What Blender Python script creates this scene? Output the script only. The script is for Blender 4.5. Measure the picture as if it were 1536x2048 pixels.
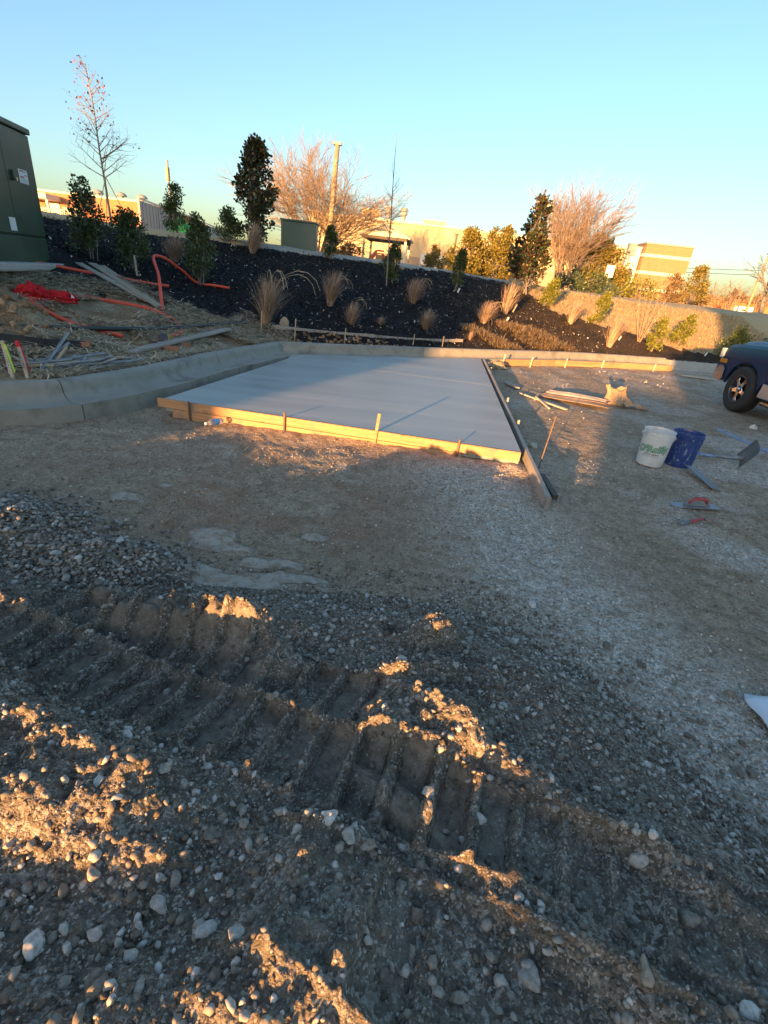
import bpy, bmesh, math, random
import numpy as np
from mathutils import Vector, Matrix, Euler, Quaternion

for _o in list(bpy.data.objects): bpy.data.objects.remove(_o)
scene = bpy.context.scene
COL = scene.collection
R = math.radians

# ------------------------------------------------------------------ camera
cam_d = bpy.data.cameras.new('camera')
cam = bpy.data.objects.new('camera', cam_d); COL.objects.link(cam)
cam_d.sensor_fit = 'VERTICAL'; cam_d.sensor_height = 24.0
cam_d.lens = 950.0/2048.0*24.0          # ultra-wide phone lens
cam_d.clip_start = 0.02; cam_d.clip_end = 9000
cam.matrix_world = Matrix(((0.99348, -0.11400, 0.0, 0.0),
                           (0.05016, 0.43717, -0.89798, 0.0),
                           (0.10237, 0.89212, 0.44004, 1.5),
                           (0, 0, 0, 1)))
scene.camera = cam

# ------------------------------------------------------------------ light
SUN_AZ, SUN_EL = R(23.0), R(4.8)        # the sun stands low behind the camera, to its left
world = bpy.data.worlds.new('World'); scene.world = world
world.use_nodes = True
wn, wl = world.node_tree.nodes, world.node_tree.links
bg = wn['Background']
sky = wn.new('ShaderNodeTexSky'); sky.sky_type = 'NISHITA'
sky.sun_disc = False
sky.sun_elevation = SUN_EL
sky.sun_rotation = math.pi + SUN_AZ
sky.air_density = 1.0; sky.dust_density = 1.7; sky.ozone_density = 2.3
wl.new(sky.outputs[0], bg.inputs[0]); bg.inputs[1].default_value = 0.15
sun_d = bpy.data.lights.new('sun', 'SUN'); sun = bpy.data.objects.new('sun', sun_d); COL.objects.link(sun)
sun_d.energy = 4.9; sun_d.angle = R(0.5); sun_d.color = (1.0, 0.51, 0.18)
sdir = Vector((math.sin(SUN_AZ)*math.cos(SUN_EL), math.cos(SUN_AZ)*math.cos(SUN_EL), -math.sin(SUN_EL)))
sun.rotation_euler = sdir.to_track_quat('-Z', 'Y').to_euler()
sun.location = (-20, -40, 12)
vs = scene.view_settings
vs.view_transform = 'Standard'; vs.look = 'None'; vs.gamma = 1.0; vs.use_curve_mapping = False
vs.exposure = 1.85
scene.cycles.use_denoising = True
scene.cycles.max_bounces = 5; scene.cycles.diffuse_bounces = 3
scene.cycles.transparent_max_bounces = 8
scene.cycles.sample_clamp_indirect = 4.0

# ------------------------------------------------------------------ helpers
def tag(o, label=None, cat=None, group=None, kind=None):
    if label: o['label'] = label
    if cat: o['category'] = cat
    if group: o['group'] = group
    if kind: o['kind'] = kind
    return o
def empty(name, loc=(0, 0, 0), rz=0.0, label=None, cat=None, group=None):
    o = bpy.data.objects.new(name, None); COL.objects.link(o)
    o.empty_display_size = .1
    o.location = loc; o.rotation_euler = (0, 0, rz)
    return tag(o, label, cat, group)
def link(name, me, mat=None, parent=None, smooth=False, bevel=0):
    o = bpy.data.objects.new(name, me); COL.objects.link(o)
    if mat is not None and not me.materials: me.materials.append(mat)
    if parent is not None: o.parent = parent
    if smooth: me.shade_smooth()
    if bevel:
        b = o.modifiers.new('bevel', 'BEVEL'); b.width = bevel; b.segments = 2; b.limit_method = 'ANGLE'
    return o
def copy_tree(o, parent=None):
    c = o.copy(); COL.objects.link(c); c.parent = parent
    for ch in list(o.children): copy_tree(ch, c)
    return c
def np_mesh(name, V, F, rnd=None, smooth=False):
    """mesh from numpy arrays, faces all of one size"""
    V = np.asarray(V, np.float32); F = np.asarray(F, np.int32)
    me = bpy.data.meshes.new(name)
    me.vertices.add(len(V)); me.vertices.foreach_set('co', V.ravel())
    n, k = F.shape
    me.loops.add(n*k); me.loops.foreach_set('vertex_index', F.ravel())
    me.polygons.add(n)
    me.polygons.foreach_set('loop_start', np.arange(0, n*k, k, dtype=np.int32))
    me.update(calc_edges=True)
    if rnd is not None:
        a = me.attributes.new('rnd', 'FLOAT', 'FACE'); a.data.foreach_set('value', np.asarray(rnd, np.float32))
    if smooth: me.shade_smooth()
    return me
class MB:
    """collects simple solids into one mesh"""
    def __init__(s): s.v = []; s.f = []; s.m = []; s.mi = 0
    def add(s, vs, fs):
        b = len(s.v); s.v += [tuple(v) for v in vs]; s.f += [tuple(b+i for i in f) for f in fs]
        s.m += [s.mi]*len(fs); return s
    def box(s, c, sz, rot=None, taper=1.0):
        x, y, z = (d/2 for d in sz); t = taper
        vs = [(-x,-y,-z),(x,-y,-z),(x,y,-z),(-x,y,-z),(-x*t,-y*t,z),(x*t,-y*t,z),(x*t,y*t,z),(-x*t,y*t,z)]
        if rot is not None:
            m = rot.to_matrix() if isinstance(rot, (Euler, Quaternion)) else rot
            vs = [m @ Vector(v) for v in vs]
        vs = [(v[0]+c[0], v[1]+c[1], v[2]+c[2]) for v in vs]
        return s.add(vs, [(0,3,2,1),(4,5,6,7),(0,1,5,4),(1,2,6,5),(2,3,7,6),(3,0,4,7)])
    def beam(s, a, b, w, h, up=(0,0,1)):
        """a bar from a to b, w across, h high"""
        a, b = Vector(a), Vector(b); d = (b-a); L = d.length; d.normalize()
        u = Vector(up); side = d.cross(u)
        if side.length < 1e-4: side = d.cross(Vector((1,0,0)))
        side.normalize(); u = side.cross(d).normalized()
        vs = []
        for p in (a, b):
            for i, j in ((-1,-1),(1,-1),(1,1),(-1,1)): vs.append(p+side*(i*w/2)+u*(j*h/2))
        return s.add(vs, [(0,1,2,3),(7,6,5,4),(0,4,5,1),(1,5,6,2),(2,6,7,3),(3,7,4,0)])
    def tube(s, pts, r, n=8, caps=True):
        pts = [Vector(p) for p in pts]; N = len(pts)
        rs = r if hasattr(r, '__len__') else [r]*N
        rings = []; prev = None
        for i, p in enumerate(pts):
            t = (pts[min(i+1, N-1)]-pts[max(i-1, 0)])
            t = t.normalized() if t.length > 1e-9 else Vector((0,0,1))
            if prev is None:
                a = t.cross(Vector((0,0,1)))
                if a.length < .05: a = t.cross(Vector((1,0,0)))
            else: a = prev-t*prev.dot(t)
            a.normalize(); prev = a; b = t.cross(a)
            rings.append([p+(a*math.cos(2*math.pi*k/n)+b*math.sin(2*math.pi*k/n))*rs[i] for k in range(n)])
        vs = [v for g in rings for v in g]; fs = []
        for i in range(N-1):
            for k in range(n):
                k2 = (k+1) % n
                fs.append((i*n+k, i*n+k2, (i+1)*n+k2, (i+1)*n+k))
        if caps: fs += [tuple(reversed(range(n))), tuple((N-1)*n+k for k in range(n))]
        return s.add(vs, fs)
    def lathe(s, prof, n=32, c=(0,0,0), closed=False):
        vs = []; fs = []
        for r, z in prof:
            for k in range(n):
                a = 2*math.pi*k/n; vs.append((c[0]+r*math.cos(a), c[1]+r*math.sin(a), c[2]+z))
        m = len(prof)
        for i in range(m-1 if not closed else m):
            j = (i+1) % m
            for k in range(n):
                k2 = (k+1) % n; fs.append((i*n+k, i*n+k2, j*n+k2, j*n+k))
        return s.add(vs, fs)
    def prism(s, poly, lo, hi, axis=2):
        """polygon (2D) extruded along an axis between lo and hi"""
        n = len(poly)
        def P(p, h):
            return (p[0], p[1], h) if axis == 2 else ((h, p[0], p[1]) if axis == 0 else (p[0], h, p[1]))
        vs = [P(p, lo) for p in poly]+[P(p, hi) for p in poly]
        fs = [tuple(reversed(range(n))), tuple(range(n, 2*n))]+[(i, (i+1) % n, n+(i+1) % n, n+i) for i in range(n)]
        return s.add(vs, fs)
    def mesh(s, name):
        me = bpy.data.meshes.new(name); me.from_pydata([tuple(v) for v in s.v], [], s.f); me.update()
        return me
    def build(s, name, mat=None, parent=None, smooth=False, bevel=0, fix=True):
        me = s.mesh(name)
        if fix:
            bm = bmesh.new(); bm.from_mesh(me); bmesh.ops.recalc_face_normals(bm, faces=bm.faces); bm.to_mesh(me); bm.free()
        o = link(name, me, mat, parent, smooth, bevel)
        return o

def text_mesh(body, size, offset=0.0, extrude=0.0):
    cu = bpy.data.curves.new('lettering', 'FONT'); cu.body = body; cu.size = size
    cu.offset = offset; cu.extrude = extrude; cu.resolution_u = 3
    cu.align_x = 'CENTER'; cu.align_y = 'CENTER'
    o = bpy.data.objects.new('lettering', cu); COL.objects.link(o)
    dg = bpy.context.evaluated_depsgraph_get(); dg.update()
    me = bpy.data.meshes.new_from_object(o.evaluated_get(dg))
    bpy.data.objects.remove(o); return me

# ------------------------------------------------------------------ materials
def new_mat(name):
    m = bpy.data.materials.new(name); m.use_nodes = True
    nt = m.node_tree; return m, nt.nodes, nt.links, nt.nodes['Principled BSDF']
def c4(c): return (c[0], c[1], c[2], 1.0)
def ramp(nodes, stops, interp='LINEAR'):
    r = nodes.new('ShaderNodeValToRGB'); r.color_ramp.interpolation = interp
    e = r.color_ramp.elements
    while len(e) > 1: e.remove(e[-1])
    e[0].position = stops[0][0]; e[0].color = c4(stops[0][1])
    for p, c in stops[1:]:
        x = e.new(p); x.color = c4(c)
    return r
MATS = {}
def M(name, c1, c2=None, scale=6.0, rough=.8, bump=0.0, bscale=None, metal=0.0, spec=.5, detail=6.0, stretch=None, c3=None, coat=0.0, dist=.01):
    if name in MATS: return MATS[name]
    m, n, l, p = new_mat(name)
    p.inputs['Roughness'].default_value = rough; p.inputs['Metallic'].default_value = metal
    p.inputs['Specular IOR Level'].default_value = spec
    if coat: p.inputs['Coat Weight'].default_value = coat; p.inputs['Coat Roughness'].default_value = .08
    tc = n.new('ShaderNodeTexCoord'); vec = tc.outputs['Object']
    if stretch:
        mp = n.new('ShaderNodeMapping'); mp.inputs['Scale'].default_value = stretch
        l.new(vec, mp.inputs[0]); vec = mp.outputs[0]
    if c2 is None: p.inputs['Base Color'].default_value = c4(c1)
    else:
        t = n.new('ShaderNodeTexNoise'); t.inputs['Scale'].default_value = scale; t.inputs['Detail'].default_value = detail
        t.inputs['Roughness'].default_value = .65
        l.new(vec, t.inputs['Vector'])
        st = [(.36, c1), (.62, c2)] if c3 is None else [(.34, c1), (.52, c2), (.68, c3)]
        r = ramp(n, st); l.new(t.outputs[0], r.inputs[0]); l.new(r.outputs[0], p.inputs['Base Color'])
        rr = n.new('ShaderNodeMapRange'); rr.inputs[1].default_value = .3; rr.inputs[2].default_value = .7
        rr.inputs[3].default_value = max(.02, rough-.12); rr.inputs[4].default_value = min(1, rough+.12)
        l.new(t.outputs[0], rr.inputs[0]); l.new(rr.outputs[0], p.inputs['Roughness'])
    if bump:
        t2 = n.new('ShaderNodeTexNoise'); t2.inputs['Scale'].default_value = bscale or scale*4; t2.inputs['Detail'].default_value = 5
        l.new(vec, t2.inputs['Vector'])
        b = n.new('ShaderNodeBump'); b.inputs['Strength'].default_value = bump; b.inputs['Distance'].default_value = dist
        l.new(t2.outputs[0], b.inputs['Height']); l.new(b.outputs[0], p.inputs['Normal'])
    MATS[name] = m; return m
def leaf_mat(name, stops, rough=.5, back=None, transl=0.0):
    """colour differs from leaf to leaf through the face attribute rnd; the under side may have its own colour"""
    if name in MATS: return MATS[name]
    m, n, l, p = new_mat(name)
    a = n.new('ShaderNodeAttribute'); a.attribute_name = 'rnd'
    r = ramp(n, stops); l.new(a.outputs['Fac'], r.inputs[0]); col = r.outputs[0]
    if back:
        g = n.new('ShaderNodeNewGeometry'); mx = n.new('ShaderNodeMix'); mx.data_type = 'RGBA'
        l.new(g.outputs['Backfacing'], mx.inputs[0]); l.new(col, mx.inputs[6]); mx.inputs[7].default_value = c4(back)
        col = mx.outputs[2]
    l.new(col, p.inputs['Base Color']); p.inputs['Roughness'].default_value = rough
    if transl:
        out = n['Material Output']; tr = n.new('ShaderNodeBsdfTranslucent'); mxs = n.new('ShaderNodeMixShader')
        l.new(col, tr.inputs[0]); mxs.inputs[0].default_value = transl
        l.new(p.outputs[0], mxs.inputs[1]); l.new(tr.outputs[0], mxs.inputs[2]); l.new(mxs.outputs[0], out.inputs[0])
    MATS[name] = m; return m

# ------------------------------------------------------------------ noise on arrays
class Noise:
    def __init__(s, seed): s.t = np.random.default_rng(seed).random((256, 256))
    def one(s, x, y):
        xi = np.floor(x).astype(int); yi = np.floor(y).astype(int); fx = x-xi; fy = y-yi
        fx = fx*fx*fx*(fx*(fx*6-15)+10); fy = fy*fy*fy*(fy*(fy*6-15)+10)
        x0, x1, y0, y1 = xi & 255, (xi+1) & 255, yi & 255, (yi+1) & 255
        t = s.t
        return (t[x0, y0]*(1-fx)+t[x1, y0]*fx)*(1-fy)+(t[x0, y1]*(1-fx)+t[x1, y1]*fx)*fy
    def fbm(s, x, y, sc, octv=4, gain=.5):
        v = 0; a = 1; tot = 0
        for k in range(octv):
            q = 2.03**k*sc; v = v+a*(s.one(x*q+17.3*k, y*q+5.1*k)-.5); tot += a; a *= gain
        return v/tot*2          # about -1..1
NZ = [Noise(i) for i in range(8)]
def sm(a, b, v):
    t = np.clip((v-a)/(b-a), 0, 1); return t*t*(3-2*t)

# ------------------------------------------------------------------ terrain
CB = np.array([(-14,3.0),(-8,3.1),(-5.5,3.4),(-4.2,3.9),(-3.64,4.27),(-3.35,4.55),(-3.12,5.17),(-2.96,5.83),(-2.84,6.6),(-2.62,7.5),(-2.26,8.8),
               (-.64,9.74),(1.73,11.25),(4.3,12.95),(7.35,14.3),(10.5,15.0),(16,15.8),(40,17)])     # back edge of the curb
def poly_dist(P, x, y):
    best = np.full(x.shape, 1e9); sg = np.zeros(x.shape)
    for a, b in zip(P[:-1], P[1:]):
        d = b-a; L = d@d
        t = np.clip(((x-a[0])*d[0]+(y-a[1])*d[1])/L, 0, 1)
        ex = x-(a[0]+t*d[0]); ey = y-(a[1]+t*d[1])
        ds = np.hypot(ex, ey); cr = d[0]*ey-d[1]*ex
        m = ds < best-1e-9
        sg = np.where(m, np.sign(cr), sg); best = np.where(m, ds, best)
    return best*np.where(sg == 0, 1, sg)
def sdf(x, y): return poly_dist(CB, x, y)            # > 0 behind the curb
def bank(x, y, s):
    zc = 2.0-.28*sm(-3, 9, x)
    z = .27+.31*np.maximum(s-.25, 0)
    k = .18+.22*sm(2, 7, x)
    zz = np.minimum(z, zc)-k*np.exp(-np.abs(z-zc)/k)*.35
    zz = zz+.022*np.clip(s-5.6, 0, 5)
    amp = sm(0.05, .8, s)*(1-sm(25, 60, s))
    zz = zz+amp*(.055*NZ[0].fbm(x, y, .8, 4)+.03*NZ[1].fbm(x, y, 6, 3))
    # spoil heap of brown clay at the left, beside the curb
    zz = zz+.28*np.exp(-(((x+4.75)/.5)**2+((y-5.75)/.35)**2))
    return zz
FOOT = np.array([(-5.5,1.7),(-3.5,1.92),(-1.84,1.95),(-1.15,1.97),(-.62,2.0),(-.13,2.05),(.4,2.05),(.78,1.88),(1.05,1.6),(1.2,1.3),(1.33,1.02),(1.55,.75),(2.0,.3),(2.3,-1),(1.6,-3.2),(-5.5,-3.5),(-5.5,1.7)])
def mound_m(x, y):                                    # > 0 inside the mound's foot
    return -poly_dist(FOOT, x, y)
BANDS = ((.69,.945,0,-2,.118,.052),(.965,1.21,.06,-2.2,.118,.047),(.33,.62,.03,-.38,.155,.022))
def track_uv(x, y): return .951*x-.309*y, .309*x+.951*y+.05*NZ[3].fbm(x, y, 1.1, 2)
def press(x, y):
    u, v = track_uv(x, y); t = np.zeros_like(x)
    for v0, v1, ph, lo, pitch, hb in BANDS:
        inb = sm(v0-.012, v0+.012, v)*sm(v1+.012, v1-.012, v)*sm(lo-.05, lo+.05, u)
        if v0 > .9: inb = inb*sm(-.15, -.45, u)
        q = ((u+.02*NZ[4].fbm(x, y, 4, 2)+ph)/pitch) % 1.0
        t = np.maximum(t, (.35 if v0 < .5 else 1)*inb*(1-np.exp(-(np.abs(q-.5)/.185)**6))*(1-.85*sm(.05, .45, u+.25*NZ[5].fbm(x, y, 3.5, 3)))*sm(-.75, -.2, NZ[2].fbm(x, y, 4, 3)))
    return t
BUMPS = [(-.80,.77,.40,.17,-12,.085),(-1.25,.95,.3,.15,-12,.08),(-.04,.55,.15,.16,0,.048),(-.10,.38,.14,.11,0,.05),(.19,1.07,.20,.17,10,.088),(.20,1.31,.19,.07,8,.066),(.26,1.54,.11,.09,0,.095),(-.66,1.46,.40,.085,3,.098),
         (-.50,1.39,.18,.07,0,.045),(.10,.82,.15,.05,-32,.040),(-.31,1.28,.10,.07,0,.06),(-1.15,1.62,.07,.05,0,.08),(.45,1.3,.05,.1,-10,.03),(-.35,.30,.2,.1,0,.03),
         (.11,1.62,.055,.05,0,-.07),(.60,.85,.5,.04,-33,.035),(.55,.50,.4,.05,-33,.03)]
def mound(x, y, m):
    ramp_ = sm(-.02, .50, m+.05*NZ[2].fbm(x, y, 3, 3))
    zt = .278-.090*(np.clip(y, .25, 9)-.4)
    back = sm(.25, -.9, y); zt = zt+back*.112  # berm added behind the camera, out of view, to shade the mound
    h = zt.copy()
    # print of a tracked loader: shoe bars across the bands
    u = .951*x-.309*y; v = .309*x+.951*y+.05*NZ[3].fbm(x, y, 1.1, 2)
    wob = .02*NZ[4].fbm(x, y, 4, 2)
    tm = np.zeros_like(x)
    fade = sm(-.45, .1, NZ[5].fbm(x, y, 1.7, 2))*.4+.6
    for v0, v1, ph, lo, pitch, hb in ((.69,.945,0,-2,.118,.052),(.965,1.21,.06,-2.2,.118,.047),(.33,.62,.03,-.38,.155,.022)):
        inb = sm(v0-.012, v0+.012, v)*sm(v1+.012, v1-.012, v)*sm(lo-.05, lo+.05, u)*sm(.0, .3, m)
        if v0 > .9: inb = inb*sm(-.15, -.45, u)
        q = ((u+wob+ph)/pitch) % 1.0
        bar = np.exp(-(np.abs(q-.5+.03*NZ[6].fbm(x, y, 30, 2))/.135)**5)
        hh = (bar*hb-(.024 if v0 > .5 else .010))*(.55+.45*fade)*(1-.5*sm(-.05,.35,u))+.016*NZ[6].fbm(x, y, 26, 3)*bar
        h = h+inb*hh; tm = np.maximum(tm, inb*(1-.7*bar))
        for e in (v0, v1):
            h = h+.022*np.exp(-((v-e)/.016)**2)*sm(lo-.05, lo+.05, u)*sm(.0, .3, m)*(.4+.6*fade)*(sm(-.15, -.45, u) if v0 > .9 else 1)
    for bx, by, rx, ry, a, hh in BUMPS:
        c, s_ = math.cos(R(a)), math.sin(R(a))
        px = ((x-bx)*c+(y-by)*s_)/rx; py = (-(x-bx)*s_+(y-by)*c)/ry
        d = px*px+py*py+.42*NZ[7].fbm(x+bx, y, 9, 3)
        h = h+hh*(1.3 if hh > 0 else 1)*np.exp(-np.clip(d, 0, 9)**2)*(1 if hh < 0 else (1+.18*NZ[1].fbm(x, y, 30, 2)))
    h = h+.018*NZ[0].fbm(x, y, 2.2, 3)+(1-.72*tm)*(.009*NZ[1].fbm(x, y, 11, 3)+.0062*NZ[2].fbm(x, y, 42, 3, .6))
    h = h+(1-.8*tm)*.0042*NZ[3].fbm(x, y, 100, 2, .7)
    return h*ramp_
def pad(x, y):
    z = .022*NZ[4].fbm(x, y, .6, 3)+.010*NZ[5].fbm(x, y, 4.5, 4)+.009*NZ[0].fbm(x, y, 11, 4, .6)+.005*NZ[6].fbm(x, y, 30, 3)
    # muddy ruts and footprints in front of the slab
    g = np.exp(-(((x+.55)/.8)**2+((y-2.5)/.55)**2))
    z = z+g*(.020*NZ[7].fbm(x, y, 6, 3)-.012)
    # dirt heaped against the form boards
    fy = 4.70-.12*(x+.6)
    z = z+.05*np.exp(-((y-fy+.12)/.22)**2)*sm(-2.3, -1.2, x)*sm(1.5, 1.1, x)*(.6+.5*NZ[1].fbm(x, y, 3, 3))
    z = z-.05*np.exp(-((x+2.3)/.5)**2-((y-4.7)/.3)**2)
    # tyre lines running towards the camera on the right
    w = x-2.2-.15*y
    z = z+.012*np.sin(w*9+NZ[2].fbm(x, y, .7, 2)*2)*sm(1.6, 2.6, x)*.6
    # loose gravel heap at the left
    hp = np.exp(-(((x+2.35)/.72)**2+((y-2.12)/.42)**2)**1.5)+.6*np.exp(-(((x+1.35)/.3)**2+((y-2.02)/.2)**2)**1.5)
    z = z+.17*np.clip(hp, 0, 1)*(1+.15*NZ[3].fbm(x, y, 7, 3))
    r = np.hypot(x, y)
    return z*(1-sm(25, 60, r))
def height(x, y, raw=False):
    x = np.asarray(x, float); y = np.asarray(y, float)
    s = sdf(x, y); m = mound_m(x, y)
    zp = pad(x, y)*sm(.15, -.6, s) if not raw else pad(x, y)
    zm = mound(x, y, m)
    z = np.where(s > 0, bank(x, y, s), zp+np.where(m > -.1, zm, 0))
    return z, s, m
def hz(x, y): return float(height(np.array([x]), np.array([y]))[0][0])
def mulch_low(x): return np.interp(x, [-7,-5.6,-4.6,-3.6,-2.9,-2.2,20], [3.0,2.7,2.04,1.28,.9,.3,.3])
def mulch_high(x): return np.interp(x, [-20,3.2,3.9,4.6,5.9,6.9,7.7,8.3,12,14], [5.6,5.5,4.3,3.0,2.2,1.8,1.5,1.05,.9,.3])

def build_terrain():
    ox, oy = 0.0, -.3
    rings = [.03, .12, .25]; r = .42
    while r < 2.6: rings.append(r); r *= 1.0042
    while r < 7: rings.append(r); r *= 1.0075
    while r < 45: rings.append(r); r *= 1.014
    while r < 6000: rings.append(r); r *= 1.25
    rings = np.array(rings)
    fine = np.arange(-60, 60.01, .25); coarse = np.arange(63, 298, 3.0)
    ang = np.radians(np.concatenate([fine, coarse])); na = len(ang)
    A, RR = np.meshgrid(ang, rings)
    X = ox+RR*np.sin(A); Y = oy+RR*np.cos(A)
    Z, S, Mm = height(X, Y)
    nr = len(rings)
    idx = np.arange(nr*na).reshape(nr, na); nxt = np.roll(idx, -1, axis=1)
    F = np.stack([idx[:-1], nxt[:-1], nxt[1:], idx[1:]], -1)
    F = F.reshape(-1, 4)[:, ::-1]
    V = np.stack([X, Y, Z], -1).reshape(-1, 3)
    fx = V[F, 0].mean(1); fy = V[F, 1].mean(1); fs = S.reshape(-1)[F].mean(1); fm = Mm.reshape(-1)[F].mean(1)
    nb = .22*NZ[1].fbm(fx, fy, 2.2, 4)
    lo, hi = mulch_low(fx)+nb*np.clip((-2.0-fx), 0, 1), mulch_high(fx)+nb*.8
    reg = np.zeros(len(F), int)
    reg[fm > 0] = 1
    b = fs > 0
    reg[b] = 4
    reg[b & (fs < hi)] = 3
    reg[b & (fs < lo) & (fx < -2.0)] = 2
    walk = b & (fs > hi) & (fs > 5.5) & (fs < 6.7) & (fx < 5.2) & (fx > -4.5)
    reg[walk] = 5
    names = ['ground', 'dirt_mound', 'straw_verge', 'mulch_bank', 'lawn', 'path']
    mats = [mat_ground, mat_mound, mat_verge, mat_mulch, mat_lawn, mat_path]
    out = {}
    gm = masks(V[:, 0], V[:, 1])
    for k, nm in enumerate(names):
        fk = F[reg == k]
        u, inv = np.unique(fk, return_inverse=True)
        me = np_mesh(nm, V[u], inv.reshape(-1, 4), smooth=True)
        if k in (0, 1):
            for an, av in gm.items():
                at = me.attributes.new(an, 'FLOAT', 'POINT'); at.data.foreach_set('value', av[u].astype(np.float32))
        out[nm] = tag(link(nm, me, mats[k]()), kind='structure')
    return out
def masks(x, y):
    n1 = NZ[2].fbm(x, y, 1.6, 4); n2 = NZ[5].fbm(x, y, 5, 4)
    # pale crushed gravel band from the board's end past the mound's right foot
    cx = np.interp(y, [-1, 0, .8, 1.3, 2.0, 2.6, 3.3, 4.1, 6], [2.6, 2.05, 1.75, 1.55, 1.15, .92, .88, .70, 3.5])
    wd = np.interp(y, [0, 1, 2, 3, 4, 6], [.8, .5, .45, .45, .5, .9])
    g = np.exp(-(np.abs(x-cx)/wd)**2)*sm(5.0, 4.0, y)
    g = np.maximum(g, .75*sm(.9, 2.0, x-.25*y)*sm(.0, .4, n1+.15)*(1-sm(5, 9, y)*.5))
    g = np.clip(1.15*g+.45*n1*g+.3*n2*g, 0, 1)
    far = sm(5, 7, y)*sm(0, .5, n1)*.6
    g = np.maximum(g, far)
    g = np.maximum(g, .55*np.exp(-((y-4.0)/.35)**2)*sm(.1, .5, n2)*sm(-2.5, -1, x))
    w = np.zeros_like(x)
    for px, py, rx, ry in ((-1.03,2.48,.12,.11),(-.97,2.37,.2,.05),(-.62,2.26,.15,.05),(-.74,2.03,.17,.06),(-.52,2.13,.17,.035),(-1.75,2.86,.1,.05),(-1.6,3.1,.07,.04),(-.40,2.60,.1,.04),(-1.0,2.12,.14,.05)):
        w = np.maximum(w, sm(1.9, .45, ((x-px)/rx)**2+((y-py)/ry)**2+1.5*n2+1.0*n1+.8*NZ[6].fbm(x, y, 14, 3)))
    c = np.exp(-(((x+.9)/1.5)**2+((y-3.0)/1.1)**2))*sm(-.35, .35, n1+.3)*.9
    c = np.maximum(c, .45*sm(.1, .5, n1)*sm(1.6, 2.4, x)*np.exp(-((y-4.2)/.8)**2))
    return {'press': press(x, y), 'gravel': g, 'wet': w, 'clay': np.clip(c, 0, 1)}

def terrain_nodes(name, rough):
    m, n, l, p = new_mat(name)
    g = n.new('ShaderNodeNewGeometry'); pos = g.outputs['Position']
    p.inputs['Roughness'].default_value = rough; p.inputs['Specular IOR Level'].default_value = .25
    def noise(sc, det=6, ro=.6, vec=None):
        t = n.new('ShaderNodeTexNoise'); t.inputs['Scale'].default_value = sc; t.inputs['Detail'].default_value = det
        t.inputs['Roughness'].default_value = ro; l.new(vec or pos, t.inputs['Vector']); return t.outputs[0]
    def voro(sc, feat='F1', out='Distance', rnd=1.0):
        t = n.new('ShaderNodeTexVoronoi'); t.feature = feat; t.inputs['Scale'].default_value = sc
        t.inputs['Randomness'].default_value = rnd
        l.new(pos, t.inputs['Vector']); return t.outputs[out]
    def mix(f, a, b, typ='MIX'):
        x = n.new('ShaderNodeMix'); x.data_type = 'RGBA'; x.blend_type = typ
        for s_, v in ((0, f), (6, a), (7, b)):
            if hasattr(v, 'links') or hasattr(v, 'is_linked'): l.new(v, x.inputs[s_])
            elif isinstance(v, (tuple, list)): x.inputs[s_].default_value = c4(v)
            else: x.inputs[s_].default_value = v
        return x.outputs[2]
    def mp(v, a, b, c=0.0, d=1.0):
        x = n.new('ShaderNodeMapRange'); x.inputs[1].default_value = a; x.inputs[2].default_value = b
        x.inputs[3].default_value = c; x.inputs[4].default_value = d; l.new(v, x.inputs[0]); return x.outputs[0]
    def math_(op, a, b):
        x = n.new('ShaderNodeMath'); x.operation = op
        for i, v in enumerate((a, b)):
            if isinstance(v, (int, float)): x.inputs[i].default_value = v
            else: l.new(v, x.inputs[i])
        return x.outputs[0]
    def attr(a):
        x = n.new('ShaderNodeAttribute'); x.attribute_name = a; return x.outputs['Fac']
    def bump(hs):
        prev = None
        for h, st, di in hs:
            b = n.new('ShaderNodeBump'); b.inputs['Strength'].default_value = st; b.inputs['Distance'].default_value = di
            l.new(h, b.inputs['Height'])
            if prev: l.new(prev, b.inputs['Normal'])
            prev = b.outputs[0]
        l.new(prev, p.inputs['Normal'])
    return m, n, l, p, noise, voro, mix, mp, math_, attr, bump
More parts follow.
